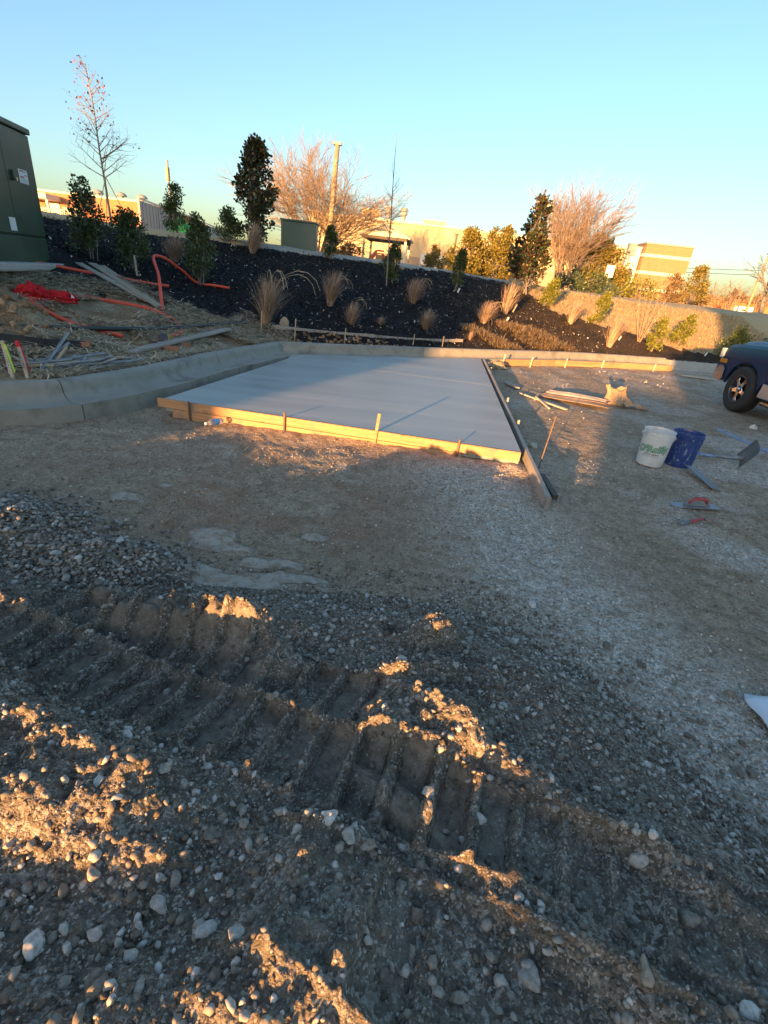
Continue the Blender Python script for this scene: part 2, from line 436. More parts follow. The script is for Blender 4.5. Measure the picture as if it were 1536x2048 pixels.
def mat_ground():
    m, n, l, p, noise, voro, mix, mp, math_, attr, bump = terrain_nodes('packed_dirt', .9)
    base = mix(mp(noise(1.3), .35, .65), (.45,.345,.235), (.57,.445,.31))
    base = mix(mp(noise(8, 9, .75), .44, .62), base, (.29,.21,.13))
    base = mix(math_('MULTIPLY', mp(noise(34, 6, .7), .50, .62), .7), base, (.20,.145,.09))
    base = mix(math_('MULTIPLY', mp(noise(21, 6, .7), .54, .66), .6), base, (.66,.53,.38))
    base = mix(math_('MULTIPLY', attr('clay'), mp(noise(5, 6), .3, .6, .35, 1)), base, (.34,.20,.115))
    cell = voro(55, out='Color'); sep = n.new('ShaderNodeSeparateColor'); l.new(cell, sep.inputs[0])
    cell2 = voro(130, out='Color'); sep2 = n.new('ShaderNodeSeparateColor'); l.new(cell2, sep2.inputs[0])
    gmask = math_('MULTIPLY', attr('gravel'), mp(noise(11, 6, .7), .34, .6, .15, 1))
    gcol = mix(mp(sep.outputs[0], .15, .9), (.46,.39,.30), (.94,.86,.74))
    base = mix(mp(gmask, 0, .85, 0, .97), base, gcol)
    fleck = math_('MULTIPLY', mp(sep2.outputs[0], .86, .89), math_('MULTIPLY', mp(noise(3), .38, .6), math_('ADD', attr('gravel'), .35)))
    base = mix(fleck, base, (.66,.58,.47))
    fleck2 = math_('MULTIPLY', mp(sep.outputs[1], .86, .89), math_('MULTIPLY', mp(noise(2.2), .42, .62), math_('ADD', attr('gravel'), .25)))
    base = mix(fleck2, base, (.60,.53,.43))
    pit = math_('MULTIPLY', mp(sep2.outputs[1], .84, .88), .5)
    base = mix(pit, base, (.13,.098,.064))
    damp = math_('MULTIPLY', mp(attr('wet'), .02, .3), mp(noise(7, 6), .3, .6, .3, 1))
    base = mix(math_('MULTIPLY', damp, .45), base, (.22,.155,.10))
    base = mix(math_('MULTIPLY', mp(attr('wet'), .25, 1.0), mp(noise(13, 9, .72), .43, .56, .05, .70)), base, (.50,.44,.36))
    l.new(base, p.inputs['Base Color'])
    rg = mp(attr('wet'), .3, .9, .92, .70); l.new(rg, p.inputs['Roughness'])
    d1 = voro(55); d2 = voro(130); dry = mp(attr('wet'), .4, .8, 1, .45)
    h1 = math_('MULTIPLY', math_('MULTIPLY', mp(d1, 0, .6, 1, 0), math_('ADD', attr('gravel'), .25)), dry)
    h2 = math_('MULTIPLY', mp(d2, 0, .6, 1, 0), dry)
    bump([(math_('MULTIPLY', noise(16, 9, .68), dry), .95, .05), (h1, .8, .012), (h2, .5, .005), (math_('MULTIPLY', noise(150, 4), dry), .5, .004)])
    return m
def mat_mound():
    m, n, l, p, noise, voro, mix, mp, math_, attr, bump = terrain_nodes('churned_gravelly_dirt', .92)
    base = mix(mp(noise(4), .35, .65), (.195,.158,.115), (.33,.27,.20))
    base = mix(mp(noise(35, 8, .7), .35, .7), base, (.10,.080,.058))
    c = voro(85, out='Color'); sep = n.new('ShaderNodeSeparateColor'); l.new(c, sep.inputs[0])
    c2 = voro(190, out='Color'); sep2 = n.new('ShaderNodeSeparateColor'); l.new(c2, sep2.inputs[0])
    lo_ = mp(attr('press'), .2, .8, 1, .08)
    base = mix(math_('MULTIPLY', mp(sep.outputs[0], .60, .72), math_('MULTIPLY', lo_, mp(noise(6), .38, .6, 0, .85))), base, mix(sep.outputs[1], (.26,.205,.15), (.60,.52,.42)))
    base = mix(math_('MULTIPLY', mp(sep2.outputs[0], .78, .84), mp(attr('press'), .2, .8, .75, .12)), base, mix(sep2.outputs[1], (.30,.24,.18), (.70,.62,.52)))
    l.new(base, p.inputs['Base Color'])
    d1 = voro(85); d2 = voro(190)
    bump([(math_('MULTIPLY', noise(26, 9, .7), lo_), .9, .022), (math_('MULTIPLY', math_('MULTIPLY', mp(d1, 0, .6, 1, 0), lo_), mp(noise(7), .35, .6)), 1.0, .007), (math_('MULTIPLY', mp(d2, 0, .6, 1, 0), mp(attr('press'), .2, .8, 1, .3)), .8, .0035), (noise(260, 4), .5, .002)])
    return m
def mat_verge():
    m, n, l, p, noise, voro, mix, mp, math_, attr, bump = terrain_nodes('straw_and_clay', .95)
    base = mix(mp(noise(1.6), .42, .60), (.32,.19,.10), (.50,.40,.26))
    base = mix(mp(noise(14, 8, .7), .38, .68), base, (.19,.115,.06))
    base = mix(math_('MULTIPLY', mp(noise(60, 4), .5, .7), .6), base, (.58,.48,.32))
    l.new(base, p.inputs['Base Color'])
    bump([(noise(9, 9, .7), 1.0, .07), (noise(60, 6, .7), .8, .012)])
    return m
def mat_mulch():
    m, n, l, p, noise, voro, mix, mp, math_, attr, bump = terrain_nodes('dark_mulch', .95)
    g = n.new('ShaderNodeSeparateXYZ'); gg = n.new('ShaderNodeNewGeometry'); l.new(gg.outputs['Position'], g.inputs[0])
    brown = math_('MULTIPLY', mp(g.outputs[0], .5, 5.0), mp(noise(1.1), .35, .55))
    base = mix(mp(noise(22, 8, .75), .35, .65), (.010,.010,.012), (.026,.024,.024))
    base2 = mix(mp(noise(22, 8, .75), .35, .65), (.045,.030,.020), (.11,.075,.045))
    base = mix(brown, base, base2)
    l.new(base, p.inputs['Base Color'])
    bump([(noise(18, 9, .75), 1.0, .05), (noise(70, 6, .7), .8, .014)])
    return m
def mat_lawn():
    m, n, l, p, noise, voro, mix, mp, math_, attr, bump = terrain_nodes('dormant_grass', .95)
    base = mix(mp(noise(.8), .35, .65), (.62,.44,.22), (.46,.34,.18))
    base = mix(mp(noise(9, 9, .75), .35, .7), base, (.62,.46,.25))
    base = mix(mp(noise(55, 6, .75), .45, .75), base, (.34,.26,.13))
    l.new(base, p.inputs['Base Color'])
    bump([(noise(2.5, 9, .75), .6, .10), (noise(60, 8, .8), .7, .015)])
    return m
def mat_path():
    m, n, l, p, noise, voro, mix, mp, math_, attr, bump = terrain_nodes('worn_concrete_path', .9)
    base = mix(mp(noise(2), .35, .65), (.44,.38,.30), (.36,.31,.24))
    base = mix(mp(noise(40, 6), .5, .75), base, (.28,.24,.19))
    l.new(base, p.inputs['Base Color']); bump([(noise(50, 6), .4, .01)])
    return m
TER = build_terrain()

# ------------------------------------------------------------------ shared materials
m_conc = M('fresh_concrete', (.235,.22,.18), (.32,.30,.245), 2.2, .6, .3, 120, c3=(.18,.167,.137), spec=.4)
m_conc_old = M('old_concrete', (.33,.31,.28), (.42,.40,.36), 4.0, .9, .4, 60)
m_lumber = M('new_lumber', (.44,.27,.13), (.56,.37,.20), 2.5, .75, .35, 30, stretch=(1,1,14), c3=(.38,.21,.10))
m_lumber_g = M('weathered_lumber', (.30,.27,.225), (.42,.385,.33), 3, .85, .4, 30, stretch=(1,12,12), c3=(.22,.20,.17))
m_stake = M('wood_stake', (.40,.29,.17), (.52,.40,.26), 6, .85, .3, 40)
m_steel = M('worn_steel', (.24,.245,.25), (.36,.36,.36), 14, .5, .2, 60, metal=.7)
m_rust = M('rusty_steel', (.16,.09,.055), (.25,.17,.12), 20, .8, .4, 80, metal=.3)
m_black = M('black_plastic', (.018,.018,.019), (.035,.034,.033), 6, .45, .1, 30)
m_rubber = M('tyre_rubber', (.022,.022,.023), (.045,.043,.040), 9, .8, .3, 60)
m_white = M('white_plastic', (.66,.67,.66), (.58,.585,.57), 5, .42, .05, 20)
m_sticker = M('white_label', (.74,.74,.72), None, rough=.5)
m_red = M('red_print', (.50,.02,.03), None, rough=.5)
m_ink = M('dark_ink', (.03,.03,.035), None, rough=.6)
m_brick = M('clay_brick', (.30,.115,.06), (.40,.18,.10), 18, .9, .4, 60)

# board grain runs along the local x axis
def wood(name, cs, rough=.78, knots=True):
    if name in MATS: return MATS[name]
    m, n, l, p = new_mat(name)
    tc = n.new('ShaderNodeTexCoord'); mp = n.new('ShaderNodeMapping'); mp.inputs['Scale'].default_value = (1.2, 26, 26)
    oi = n.new('ShaderNodeObjectInfo'); ad = n.new('ShaderNodeVectorMath'); ad.operation = 'ADD'
    sc = n.new('ShaderNodeVectorMath'); sc.operation = 'SCALE'; sc.inputs[3].default_value = 40
    cmb = n.new('ShaderNodeCombineXYZ'); l.new(oi.outputs['Random'], cmb.inputs[0]); l.new(oi.outputs['Random'], cmb.inputs[1])
    l.new(cmb.outputs[0], sc.inputs[0]); l.new(tc.outputs['Object'], ad.inputs[0]); l.new(sc.outputs[0], ad.inputs[1])
    l.new(ad.outputs[0], mp.inputs[0])
    t = n.new('ShaderNodeTexNoise'); t.inputs['Scale'].default_value = 1.6; t.inputs['Detail'].default_value = 8; t.inputs['Roughness'].default_value = .65
    t.inputs['Distortion'].default_value = .6
    l.new(mp.outputs[0], t.inputs['Vector'])
    r = ramp(n, [(.3, cs[0]), (.5, cs[1]), (.7, cs[2])]); l.new(t.outputs[0], r.inputs[0]); col = r.outputs[0]
    if knots:
        v = n.new('ShaderNodeTexVoronoi'); v.inputs['Scale'].default_value = 2.6
        mp2 = n.new('ShaderNodeMapping'); mp2.inputs['Scale'].default_value = (1.2, 3.4, 3.4); l.new(ad.outputs[0], mp2.inputs[0]); l.new(mp2.outputs[0], v.inputs['Vector'])
        kr = ramp(n, [(.05, (1,1,1)), (.14, (0,0,0))]); l.new(v.outputs['Distance'], kr.inputs[0])
        mx = n.new('ShaderNodeMix'); mx.data_type = 'RGBA'; l.new(kr.outputs[0], mx.inputs[0]); l.new(col, mx.inputs[6]); mx.inputs[7].default_value = c4([c*.38 for c in cs[0]])
        col = mx.outputs[2]
    d = n.new('ShaderNodeTexNoise'); d.inputs['Scale'].default_value = 3.5; d.inputs['Detail'].default_value = 7; l.new(ad.outputs[0], d.inputs['Vector'])
    dr = ramp(n, [(.56, (0,0,0)), (.72, (.75,.75,.75))]); l.new(d.outputs[0], dr.inputs[0])
    mx3 = n.new('ShaderNodeMix'); mx3.data_type = 'RGBA'; l.new(dr.outputs[0], mx3.inputs[0]); l.new(col, mx3.inputs[6]); mx3.inputs[7].default_value = (.20,.18,.155,1)
    l.new(mx3.outputs[2], p.inputs['Base Color']); p.inputs['Roughness'].default_value = rough
    b = n.new('ShaderNodeBump'); b.inputs['Strength'].default_value = .35; b.inputs['Distance'].default_value = .003
    l.new(t.outputs[0], b.inputs['Height']); l.new(b.outputs[0], p.inputs['Normal'])
    MATS[name] = m; return m
w_new = wood('form_lumber', ((.40,.19,.08),(.52,.275,.125),(.60,.34,.17)))
w_grey = wood('grey_lumber', ((.24,.21,.175),(.36,.32,.27),(.46,.42,.36)))
w_pale = wood('pale_lath', ((.42,.35,.25),(.52,.45,.34),(.60,.53,.42)), knots=False)

def board(name, a, b, w, h, mat, label, cat, group=None, bevel=.004, up=(0,0,1), sag=0.0):
    """a board from a to b with its own local x axis along the grain"""
    a, b = Vector(a), Vector(b); d = b-a; L = d.length; d.normalize()
    side = Vector(up).cross(d).normalized(); u = d.cross(side).normalized()
    mb = MB(); n = 9 if sag else 2
    vs = []; fs = []
    for i in range(n):
        t = i/(n-1); x = (t-.5)*L; zz = -sag*4*t*(1-t)
        vs += [(x,-w/2,-h/2+zz),(x,w/2,-h/2+zz),(x,w/2,h/2+zz),(x,-w/2,h/2+zz)]
    for i in range(n-1):
        for k in range(4): fs.append((i*4+k, i*4+(k+1) % 4, (i+1)*4+(k+1) % 4, (i+1)*4+k))
    fs += [(0,1,2,3), tuple((n-1)*4+k for k in (3,2,1,0))]
    mb.add(vs, fs); o = mb.build(name, mat, None, bevel=bevel)
    m = Matrix((d, side, u)).transposed().to_4x4(); m.translation = (a+b)/2
    o.matrix_world = m
    return tag(o, label, cat, group)

# ------------------------------------------------------------------ curb
def resample(P, step):
    P = [Vector((p[0], p[1])) for p in P]; out = []
    for i in range(len(P)-1):
        p0, p1, p2, p3 = P[max(i-1,0)], P[i], P[i+1], P[min(i+2,len(P)-1)]
        k = max(2, int((p2-p1).length/step))
        for j in range(k):
            t = j/k
            out.append(.5*((2*p1)+(p2-p0)*t+(2*p0-5*p1+4*p2-p3)*t*t+(3*p1-p0-3*p2+p3)*t*t*t))
    out.append(P[-1]); return out
def sweep(path, prof, name, mat, parent, tang=None):
    """prof: list of (q to the right of the path, z)"""
    n = len(path); vs = []; fs = []
    for i, p in enumerate(path):
        if tang: t = tang[i]; sc = 1
        else:
            a = path[i]-path[i-1] if i else path[1]-path[0]; b = path[i+1]-path[i] if i < n-1 else a
            a = a.normalized(); b = b.normalized(); t = (a+b).normalized(); sc = 1/max(.5, t.dot(b))
        nr = Vector((t.y, -t.x))
        pr = prof(i/(n-1)) if callable(prof) else prof
        for q, z in pr: vs.append((p.x+nr.x*q*sc, p.y+nr.y*q*sc, z))
    k = len(pr)
    for i in range(n-1):
        for j in range(k):
            j2 = (j+1) % k; fs.append((i*k+j, i*k+j2, (i+1)*k+j2, (i+1)*k+j))
    fs += [tuple(range(k)), tuple((n-1)*k+j for j in reversed(range(k)))]
    return MB().add(vs, fs).build(name, mat, parent, smooth=False)
def roll_profile(w, lip, crown=.30):
    k = min(1, w/.46)
    pts = [(0,-.06),(0,crown-.014),(.012,crown-.002)]
    pts += [(q*k, z) for q, z in ((.04,.304),(.09,.304),(.118,.298),(.138,.284),(.151,.261),(.160,.231),(.169,.199),(.182,.171),(.203,.149),(.236,.135),(.28,.128),(.33,.126))]
    q0 = pts[-1][0]
    for i in range(1, 5):
        t = i/4; pts.append((q0+(w-q0)*t, .126+(lip-.126)*t*t))
    pts += [(w,-.06)]
    return pts
def cut(path, lens):
    """cut a resampled path into sections of the given lengths with a 7 mm joint between"""
    n = len(path); T = [(path[min(i+1, n-1)]-path[max(i-1, 0)]).normalized() for i in range(n)]
    out = []; cur = [(path[0], T[0])]; acc = 0; li = 0
    for i in range(1, n):
        b = path[i]; acc += (b-path[i-1]).length; cur.append((b, T[i]))
        if li < len(lens) and acc >= lens[li]:
            out.append(cur); li += 1; acc = 0; cur = [(b+T[i]*.009, T[i])]
    out.append(cur); return [([p for p, _ in c], [t for _, t in c]) for c in out if len(c) > 1]
curb = empty('concrete_curb', (0,0,0), 0, 'fresh grey rolled concrete curb and gutter wrapping the left and back of the slab', 'curb')
left_path = resample([(-8,3.1),(-5.5,3.4),(-4.2,3.9),(-3.64,4.27),(-3.35,4.55),(-3.12,5.17),(-2.96,5.83),(-2.84,6.6),(-2.62,7.5),(-2.26,8.8)], .12)
back_path = resample([(-2.26,8.8),(-.64,9.74),(1.73,11.25),(4.3,12.95),(7.3,14.28)], .3)
secs = cut(left_path, [4.92, 2.45])
def gut(i, n):
    # the gutter lip sinks a little where it runs out beyond the slab
    return lambda t: roll_profile(.50, .155 if i > 0 else .112+.043*min(1, t*1.0))
for i, (s_, tg) in enumerate(secs):
    o = sweep(s_, gut(i, len(secs)), 'curb_section', m_conc, curb, tg)
    o.data.shade_smooth(); e = o.modifiers.new('edge', 'EDGE_SPLIT'); e.split_angle = R(40)
bsecs = cut([p for p in back_path], [2.9, 3.0, 3.0])
for i, (s_, tg) in enumerate(bsecs):
    s2 = list(s_)
    if i == 0: s2[0] = s2[0]+(s2[1]-s2[0]).normalized()*.008
    o = sweep(s2, lambda t: roll_profile(.37, .14), 'curb_section', m_conc, curb, tg)
    o.data.shade_smooth(); e = o.modifiers.new('edge', 'EDGE_SPLIT'); e.split_angle = R(40)
oc = empty('old_curb', (0,0,0), 0, 'low older concrete curb running on behind the blue pickup', 'curb')
o = sweep(resample([(7.42,14.31),(9.0,14.72),(10.5,15.0),(14,15.5)], .4), [(-.02,-.06),(-.02,.245),(.02,.26),(.14,.26),(.19,.13),(.22,.02),(.5,.03),(.5,-.06)], 'curb_section', m_conc_old, oc)

# ------------------------------------------------------------------ slab
def mat_slab():
    m, n, l, p, noise, voro, mix, mp, math_, attr, bump = terrain_nodes('wet_brushed_concrete', .4)
    g = n.new('ShaderNodeNewGeometry'); mpn = n.new('ShaderNodeMapping'); mpn.inputs['Rotation'].default_value = (0, 0, R(7)); mpn.inputs['Scale'].default_value = (.6, 60, 1)
    l.new(g.outputs['Position'], mpn.inputs[0])
    mp3 = n.new('ShaderNodeMapping'); mp3.inputs['Rotation'].default_value = (0, 0, R(7)); mp3.inputs['Scale'].default_value = (.35, 3.2, 1)
    l.new(g.outputs['Position'], mp3.inputs[0])
    br = noise(1.4, 6, .6, mpn.outputs[0]); blot = noise(1.0, 5, .6, mp3.outputs[0])
    base = mix(mp(blot, .35, .65), (.28,.30,.275), (.44,.46,.42))
    base = mix(math_('MULTIPLY', mp(br, .3, .7), .45), base, (.27,.285,.265))
    l.new(base, p.inputs['Base Color'])
    l.new(mp(blot, .3, .7, .30, .52), p.inputs['Roughness']); p.inputs['Specular IOR Level'].default_value = .5
    bump([(br, .25, .0025), (noise(90, 5), .15, .002)])
    return m
m_slab = mat_slab()
slab = empty('concrete_slab', (0,0,0), 0, 'freshly poured smooth grey concrete slab inside wooden forms', 'concrete slab')
FL, FR, BRr, BL = (-2.40,4.835), (1.235,4.395), (1.70,10.78), (-1.90,8.52)
j0, j1 = (-1.865,8.05), (1.475,7.70)        # tooled joint across
def lerp(a, b, t): return (a[0]+(b[0]-a[0])*t, a[1]+(b[1]-a[1])*t)
g = .004
front = [FL, FR, (j1[0], j1[1]-g), (j0[0], j0[1]-g)]
MB().prism(front, .02, .15).build('slab_panel', m_slab, slab)
MB().prism([(j0[0], j0[1]+g), (j1[0], j1[1]+g), BRr, BL], .02, .15).build('slab_panel', m_slab, slab)

# ------------------------------------------------------------------ form boards and stakes round the slab
fd = Vector((FR[0]-FL[0], FR[1]-FL[1], 0)).normalized(); fn = Vector((fd.y, -fd.x, 0))
def fpt(t, z, off=.021): 
    p = Vector((FL[0]-.06, FL[1]+.007, 0))+fd*t+fn*off; p.z = z; return p
Lf = (Vector((FR[0], FR[1], 0))-Vector((FL[0]-.06, FL[1], 0))).length
board('form_board', fpt(0, .107), fpt(Lf, .107), .038, .089, w_new, 'upper new lumber form board along the slab front edge', 'board', 'form boards of the slab front')
board('form_board', fpt(.16, .014), fpt(Lf-.55, .014), .038, .089, w_new, 'lower new lumber form board under the front form board, half in dirt', 'board', 'form boards of the slab front')
board('form_board', (1.262,3.42,.052), (1.765,10.72,.110), .038, .115, w_grey, 'long grey form board along the right slab edge, end jutting towards the dirt', 'board')
def stake(name, p, h, w, mat, label, lean=(0,0), square=True, grp=None, cat='stake'):
    mb = MB(); a = Vector((0,0,-.12)); b = Vector((lean[0]*h, lean[1]*h, h))
    if square: mb.beam(a, b, w, w*.75, up=(0,1,0.01))
    else: mb.tube([a, b], w/2, 8)
    o = mb.build(name, mat, None, bevel=.002 if square else 0)
    o.location = p; return tag(o, label, cat, grp)
G_ST = 'stakes pinning the slab forms'
for t, h, w, sq, lean, mt, lb in ((.36,.17,.022,False,(.0,.0),m_rust,'short steel pin at the left end of the front form boards'),
                               (1.38,.21,.022,False,(.02,0),m_rust,'steel pin against the front form boards left of the tall stake'),
                               (2.30,.33,.028,True,(.10,.02),w_new,'tall leaning wooden stake on the front form boards'),
                               (3.12,.20,.024,False,(.06,0),m_rust,'steel pin near the right corner of the front form boards')):
    p = fpt(t, 0, .058); stake('form_stake', p, h, w, mt, lb, lean, sq, G_ST)
rb0, rb1 = Vector((1.262,3.42,0)), Vector((1.765,10.72,0)); rd = (rb1-rb0).normalized(); rn = Vector((rd.y, -rd.x, 0))
for t, h, lean, lb in ((2.2,.16,(.05,.0),'wooden stake beside the right form board nearest the camera'), (3.35,.18,(.06,.02),'second wooden stake along the right form board'), (5.2,.12,(.1,0),'short wooden stake by the right form board joint'),
                   (6.2,.16,(.12,.05),'leaning wooden stake near the far end of the right form board'), (6.85,.16,(.12,0),'short wooden stake at the far end of the right form board')):
    p = rb0+rd*t+rn*.045; stake('form_stake', p, h, .026, w_grey, lb, lean, True, G_ST)
stake('iron_rod', (1.44,4.42,0), .50, .012, m_rust, 'thin rusty rod standing right of the slab corner', (.16,.22), False, None, 'rod')
board('scrap_board', (1.40,4.13,.03), (1.395,3.66,.02), .05, .04, M('wet_wood', (.05,.04,.03), (.09,.07,.05), 12, .7), 'short dark wet scrap of lumber beside the form board end', 'board')

# form along the right hand curb
bp2 = [p for p in back_path]
def offs(path, q):
    out = []
    for i in range(len(path)):
        a = path[max(i-1,0)]; b = path[min(i+1,len(path)-1)]; t = (b-a).normalized()
        out.append(Vector((path[i].x+t.y*q, path[i].y-t.x*q)))
    return out
fo = offs(bp2, .395)
seg = [p for p in fo if p.x > 1.95]
k1, k2 = len(seg)//3, 2*len(seg)//3
for (i, j), lb in (((0, k1), 'new lumber form board along the curb face, beside the slab back corner'), ((k1, k2), 'middle new lumber form board along the curb face behind the dirt'), ((k2, len(seg)-1), 'farthest new lumber form board along the curb face towards the pickup')):
    a, b = seg[i], seg[j]
    d = (b-a).normalized()*.004
    board('form_board', (a.x+d.x, a.y+d.y, .085), (b.x-d.x, b.y-d.y, .085), .038, .13, w_new, lb, 'board', 'form boards of the back curb')
for t, h, lb in ((.02,.27,'wooden stake on the curb form closest to the slab'), (.2,.22,'second stake along the curb form from the slab'), (.42,.20,'third stake along the curb form from the slab'), (.62,.2,'fourth stake along the curb form from the slab'), (.86,.18,'stake on the curb form closest to the pickup')):
    p = seg[int(t*(len(seg)-1))]; d = (seg[-1]-seg[0]).normalized()
    stake('form_stake', (p.x+d.y*.06, p.y-d.x*.06, 0), h, .03, w_pale, lb, (.12,.02), True, 'stakes pinning the curb form')
# weathered strip left lying behind the back curb, on pins
board('form_strip', (-2.50,9.50,.46), (-.62,10.42,.40), .05, .07, w_grey, 'weathered form strip behind the back curb, left piece under the tall grass', 'board', 'form strips behind the back curb', sag=.02)
board('form_strip', (-.70,10.36,.40), (1.34,11.60,.40), .05, .06, w_grey, 'weathered form strip behind the back curb, right piece ending at the orange straw', 'board', 'form strips behind the back curb', sag=.03)
for (x, y, h, lb) in ((-2.62,9.15,.42,'thin stake behind the curb corner, left of the tall grass'), (-2.02,9.24,.42,'thin stake in front of the tall grass clump'), (-1.15,9.75,.30,'short pin behind the back curb between grass and strip'), (.2,10.62,.24,'short pin under the middle of the weathered strip'), (.85,11.02,.24,'short pin under the right end of the weathered strip'), (-3.03,5.98,.16,'short pin behind the left curb beside the white plank')):
    stake('form_pin', (x, y, hz(x, y)-.02), h, .022, m_stake, lb, (.05,0), False, 'pins behind the curb')

# ------------------------------------------------------------------ transformer cabinet
m_green = M('dark_green_enamel', (.032,.062,.036), (.044,.078,.046), 2, .42, .05, 40, spec=.5)
td = Vector((.17,-.985,0)).normalized()        # along the visible side, towards the camera
tr = empty('transformer_cabinet', (-5.76,8.31,1.17), math.atan2(td.y, td.x), 'large dark green utility transformer cabinet on a concrete pad at the left edge', 'transformer')
# local x runs along the visible side, local y points into view (towards the road is +y after the turn)
Lc, Dc, Hc = 2.3, 1.7, 1.72
def tb(name, c, s_, mat, par=tr, bevel=.006): return MB().box(c, s_).build(name, mat, par, bevel=bevel)
tb('base_skirt', (Lc/2,-Dc/2,.165), (Lc,Dc,.33), m_green)
tb('cabinet_body', (Lc/2,-Dc/2,.33+.66), (Lc-.03,Dc-.03,1.31), m_green)
tb('lid', (Lc/2,-Dc/2,1.68), (Lc+.06,Dc+.06,.075), m_green, bevel=.015)
d1 = tb('door', (.40,.002,.99), (.76,.022,1.27), m_green)
d2 = tb('door', (1.52,.002,.99), (1.46,.022,1.27), m_green)
hd = tb('handle', (.66,.03,1.07), (.05,.05,.12), m_green, d1, .01)
MB().tube([(.66,.055,1.03),(.66,.075,1.03)], .022, 10).build('padlock', M('brass_lock', (.55,.48,.33), None, rough=.35, metal=.9), d1)
lab = tb('warning_label', (.36,.0155,1.09), (.23,.004,.17), m_sticker, d1, 0)
for k, (lx, lz, w) in enumerate(((.40,1.155,.10), (.40,1.085,.10), (.30,1.155,.07), (.30,1.11,.07))): tb('label_print', (lx,.0185,lz), (w,.002,.016), m_red if k < 2 else M('grey_print', (.35,.37,.45), None), lab, 0)
for k in range(5): tb('label_print', (.36,.0185,1.06-k*.013), (.17,.002,.004), M('grey_print', (.35,.37,.45), None), lab, 0)
tb('rating_label', (.88,.0155,.47), (.15,.004,.16), m_sticker, d2, 0)
pad_o = tb('concrete_pad', (Lc/2-.12,-Dc/2+.06,-.055), (Lc+.55,Dc+.24,.11), m_conc_old, bevel=.03)
tb('footing', (Lc/2-.1,-Dc/2,-.4), (Lc+.3,Dc,.58), m_conc_old)

# ------------------------------------------------------------------ orange conduit, bag, planks and the rest left of the curb
def mat_conduit(): return M('orange_conduit', (.86,.10,.04), (.74,.085,.04), 7, .5, .1, 60, c3=(.72,.12,.06))
def hose(name, pts, r, mat, label, cat='pipe', group=None, lift=True, n=10):
    P = []
    for p in pts:
        z = hz(p[0], p[1])+r*.8 if len(p) == 2 else p[2]
        P.append(Vector((p[0], p[1], z)))
    Q = []
    for i in range(len(P)-1):
        p0, p1, p2, p3 = P[max(i-1,0)], P[i], P[i+1], P[min(i+2,len(P)-1)]
        for j in range(8):
            t = j/8; Q.append(.5*((2*p1)+(p2-p0)*t+(2*p0-5*p1+4*p2-p3)*t*t+(3*p1-p0-3*p2+p3)*t*t*t))
    Q.append(P[-1])
    o = MB().tube(Q, r, n).build(name, mat, None, smooth=True)
    return tag(o, label, cat, group)
GC = 'orange conduit lengths on the bank'
mc = mat_conduit()
hose('conduit', [(-6.3,6.9,1.24),(-5.87,7.41),(-5.65,8.01),(-5.23,8.44),(-4.64,9.22),(-4.40,9.45,.96)], .026, mc, 'straight orange conduit running from the transformer pad under the loose planks', 'conduit', GC)
hose('conduit', [(-3.93,8.15,.68),(-4.08,8.45,.84),(-4.33,8.95,1.14),(-4.62,9.42,1.36),(-4.68,9.62,1.43),(-4.60,9.85,1.40),(-4.45,10.2,1.22),(-4.30,10.5),(-3.98,10.6),(-3.70,10.69)], .026, mc, 'orange conduit rising in a tall narrow loop above the dark mulch', 'conduit', GC)
hose('conduit', [(-4.80,6.45),(-4.80,6.85),(-4.76,7.26),(-4.47,7.62),(-4.05,7.97),(-3.63,7.91),(-3.42,7.68),(-3.36,7.3),(-3.45,6.92)], .028, mc, 'orange conduit bending in a wide curve from the red bag to the curb', 'conduit', GC)
hose('conduit', [(-4.72,6.38,.80),(-4.66,6.2),(-4.41,6.12),(-4.14,6.21),(-3.92,6.36),(-3.72,6.52)], .026, mc, 'short orange conduit coming out below the red bag', 'conduit', GC)
hose('black_pipe', [(-5.6,4.6,.62),(-4.85,4.90,.62),(-4.45,5.25,.60),(-4.12,5.75,.58),(-3.79,6.57,.53),(-3.47,7.5,.50),(-3.2,8.48,.50),(-2.95,9.30,.50)], .028, m_black, 'long thin black plastic pipe lying behind the left curb', 'pipe')
def strip(name, pts, w, t, mat, label, cat):
    P = [Vector((p[0], p[1], hz(p[0], p[1])+p[2])) for p in pts]; mb = MB()
    for a, b in zip(P[:-1], P[1:]): mb.beam(a, b, t, w)
    return tag(mb.build(name, mat, None, bevel=.004), label, cat)
strip('black_edging', [(-4.62,4.72,.05),(-4.17,4.95,.06),(-3.86,5.22,.06),(-3.66,5.62,.05)], .13, .018, m_black, 'flat black plastic edging strip on the clay behind the rods', 'edging strip')
strip('black_edging', [(-4.50,4.62,.02),(-4.05,4.80,.03),(-3.72,5.08,.03)], .06, .02, m_black, 'narrower black strip lying below the flat black edging', 'edging strip')

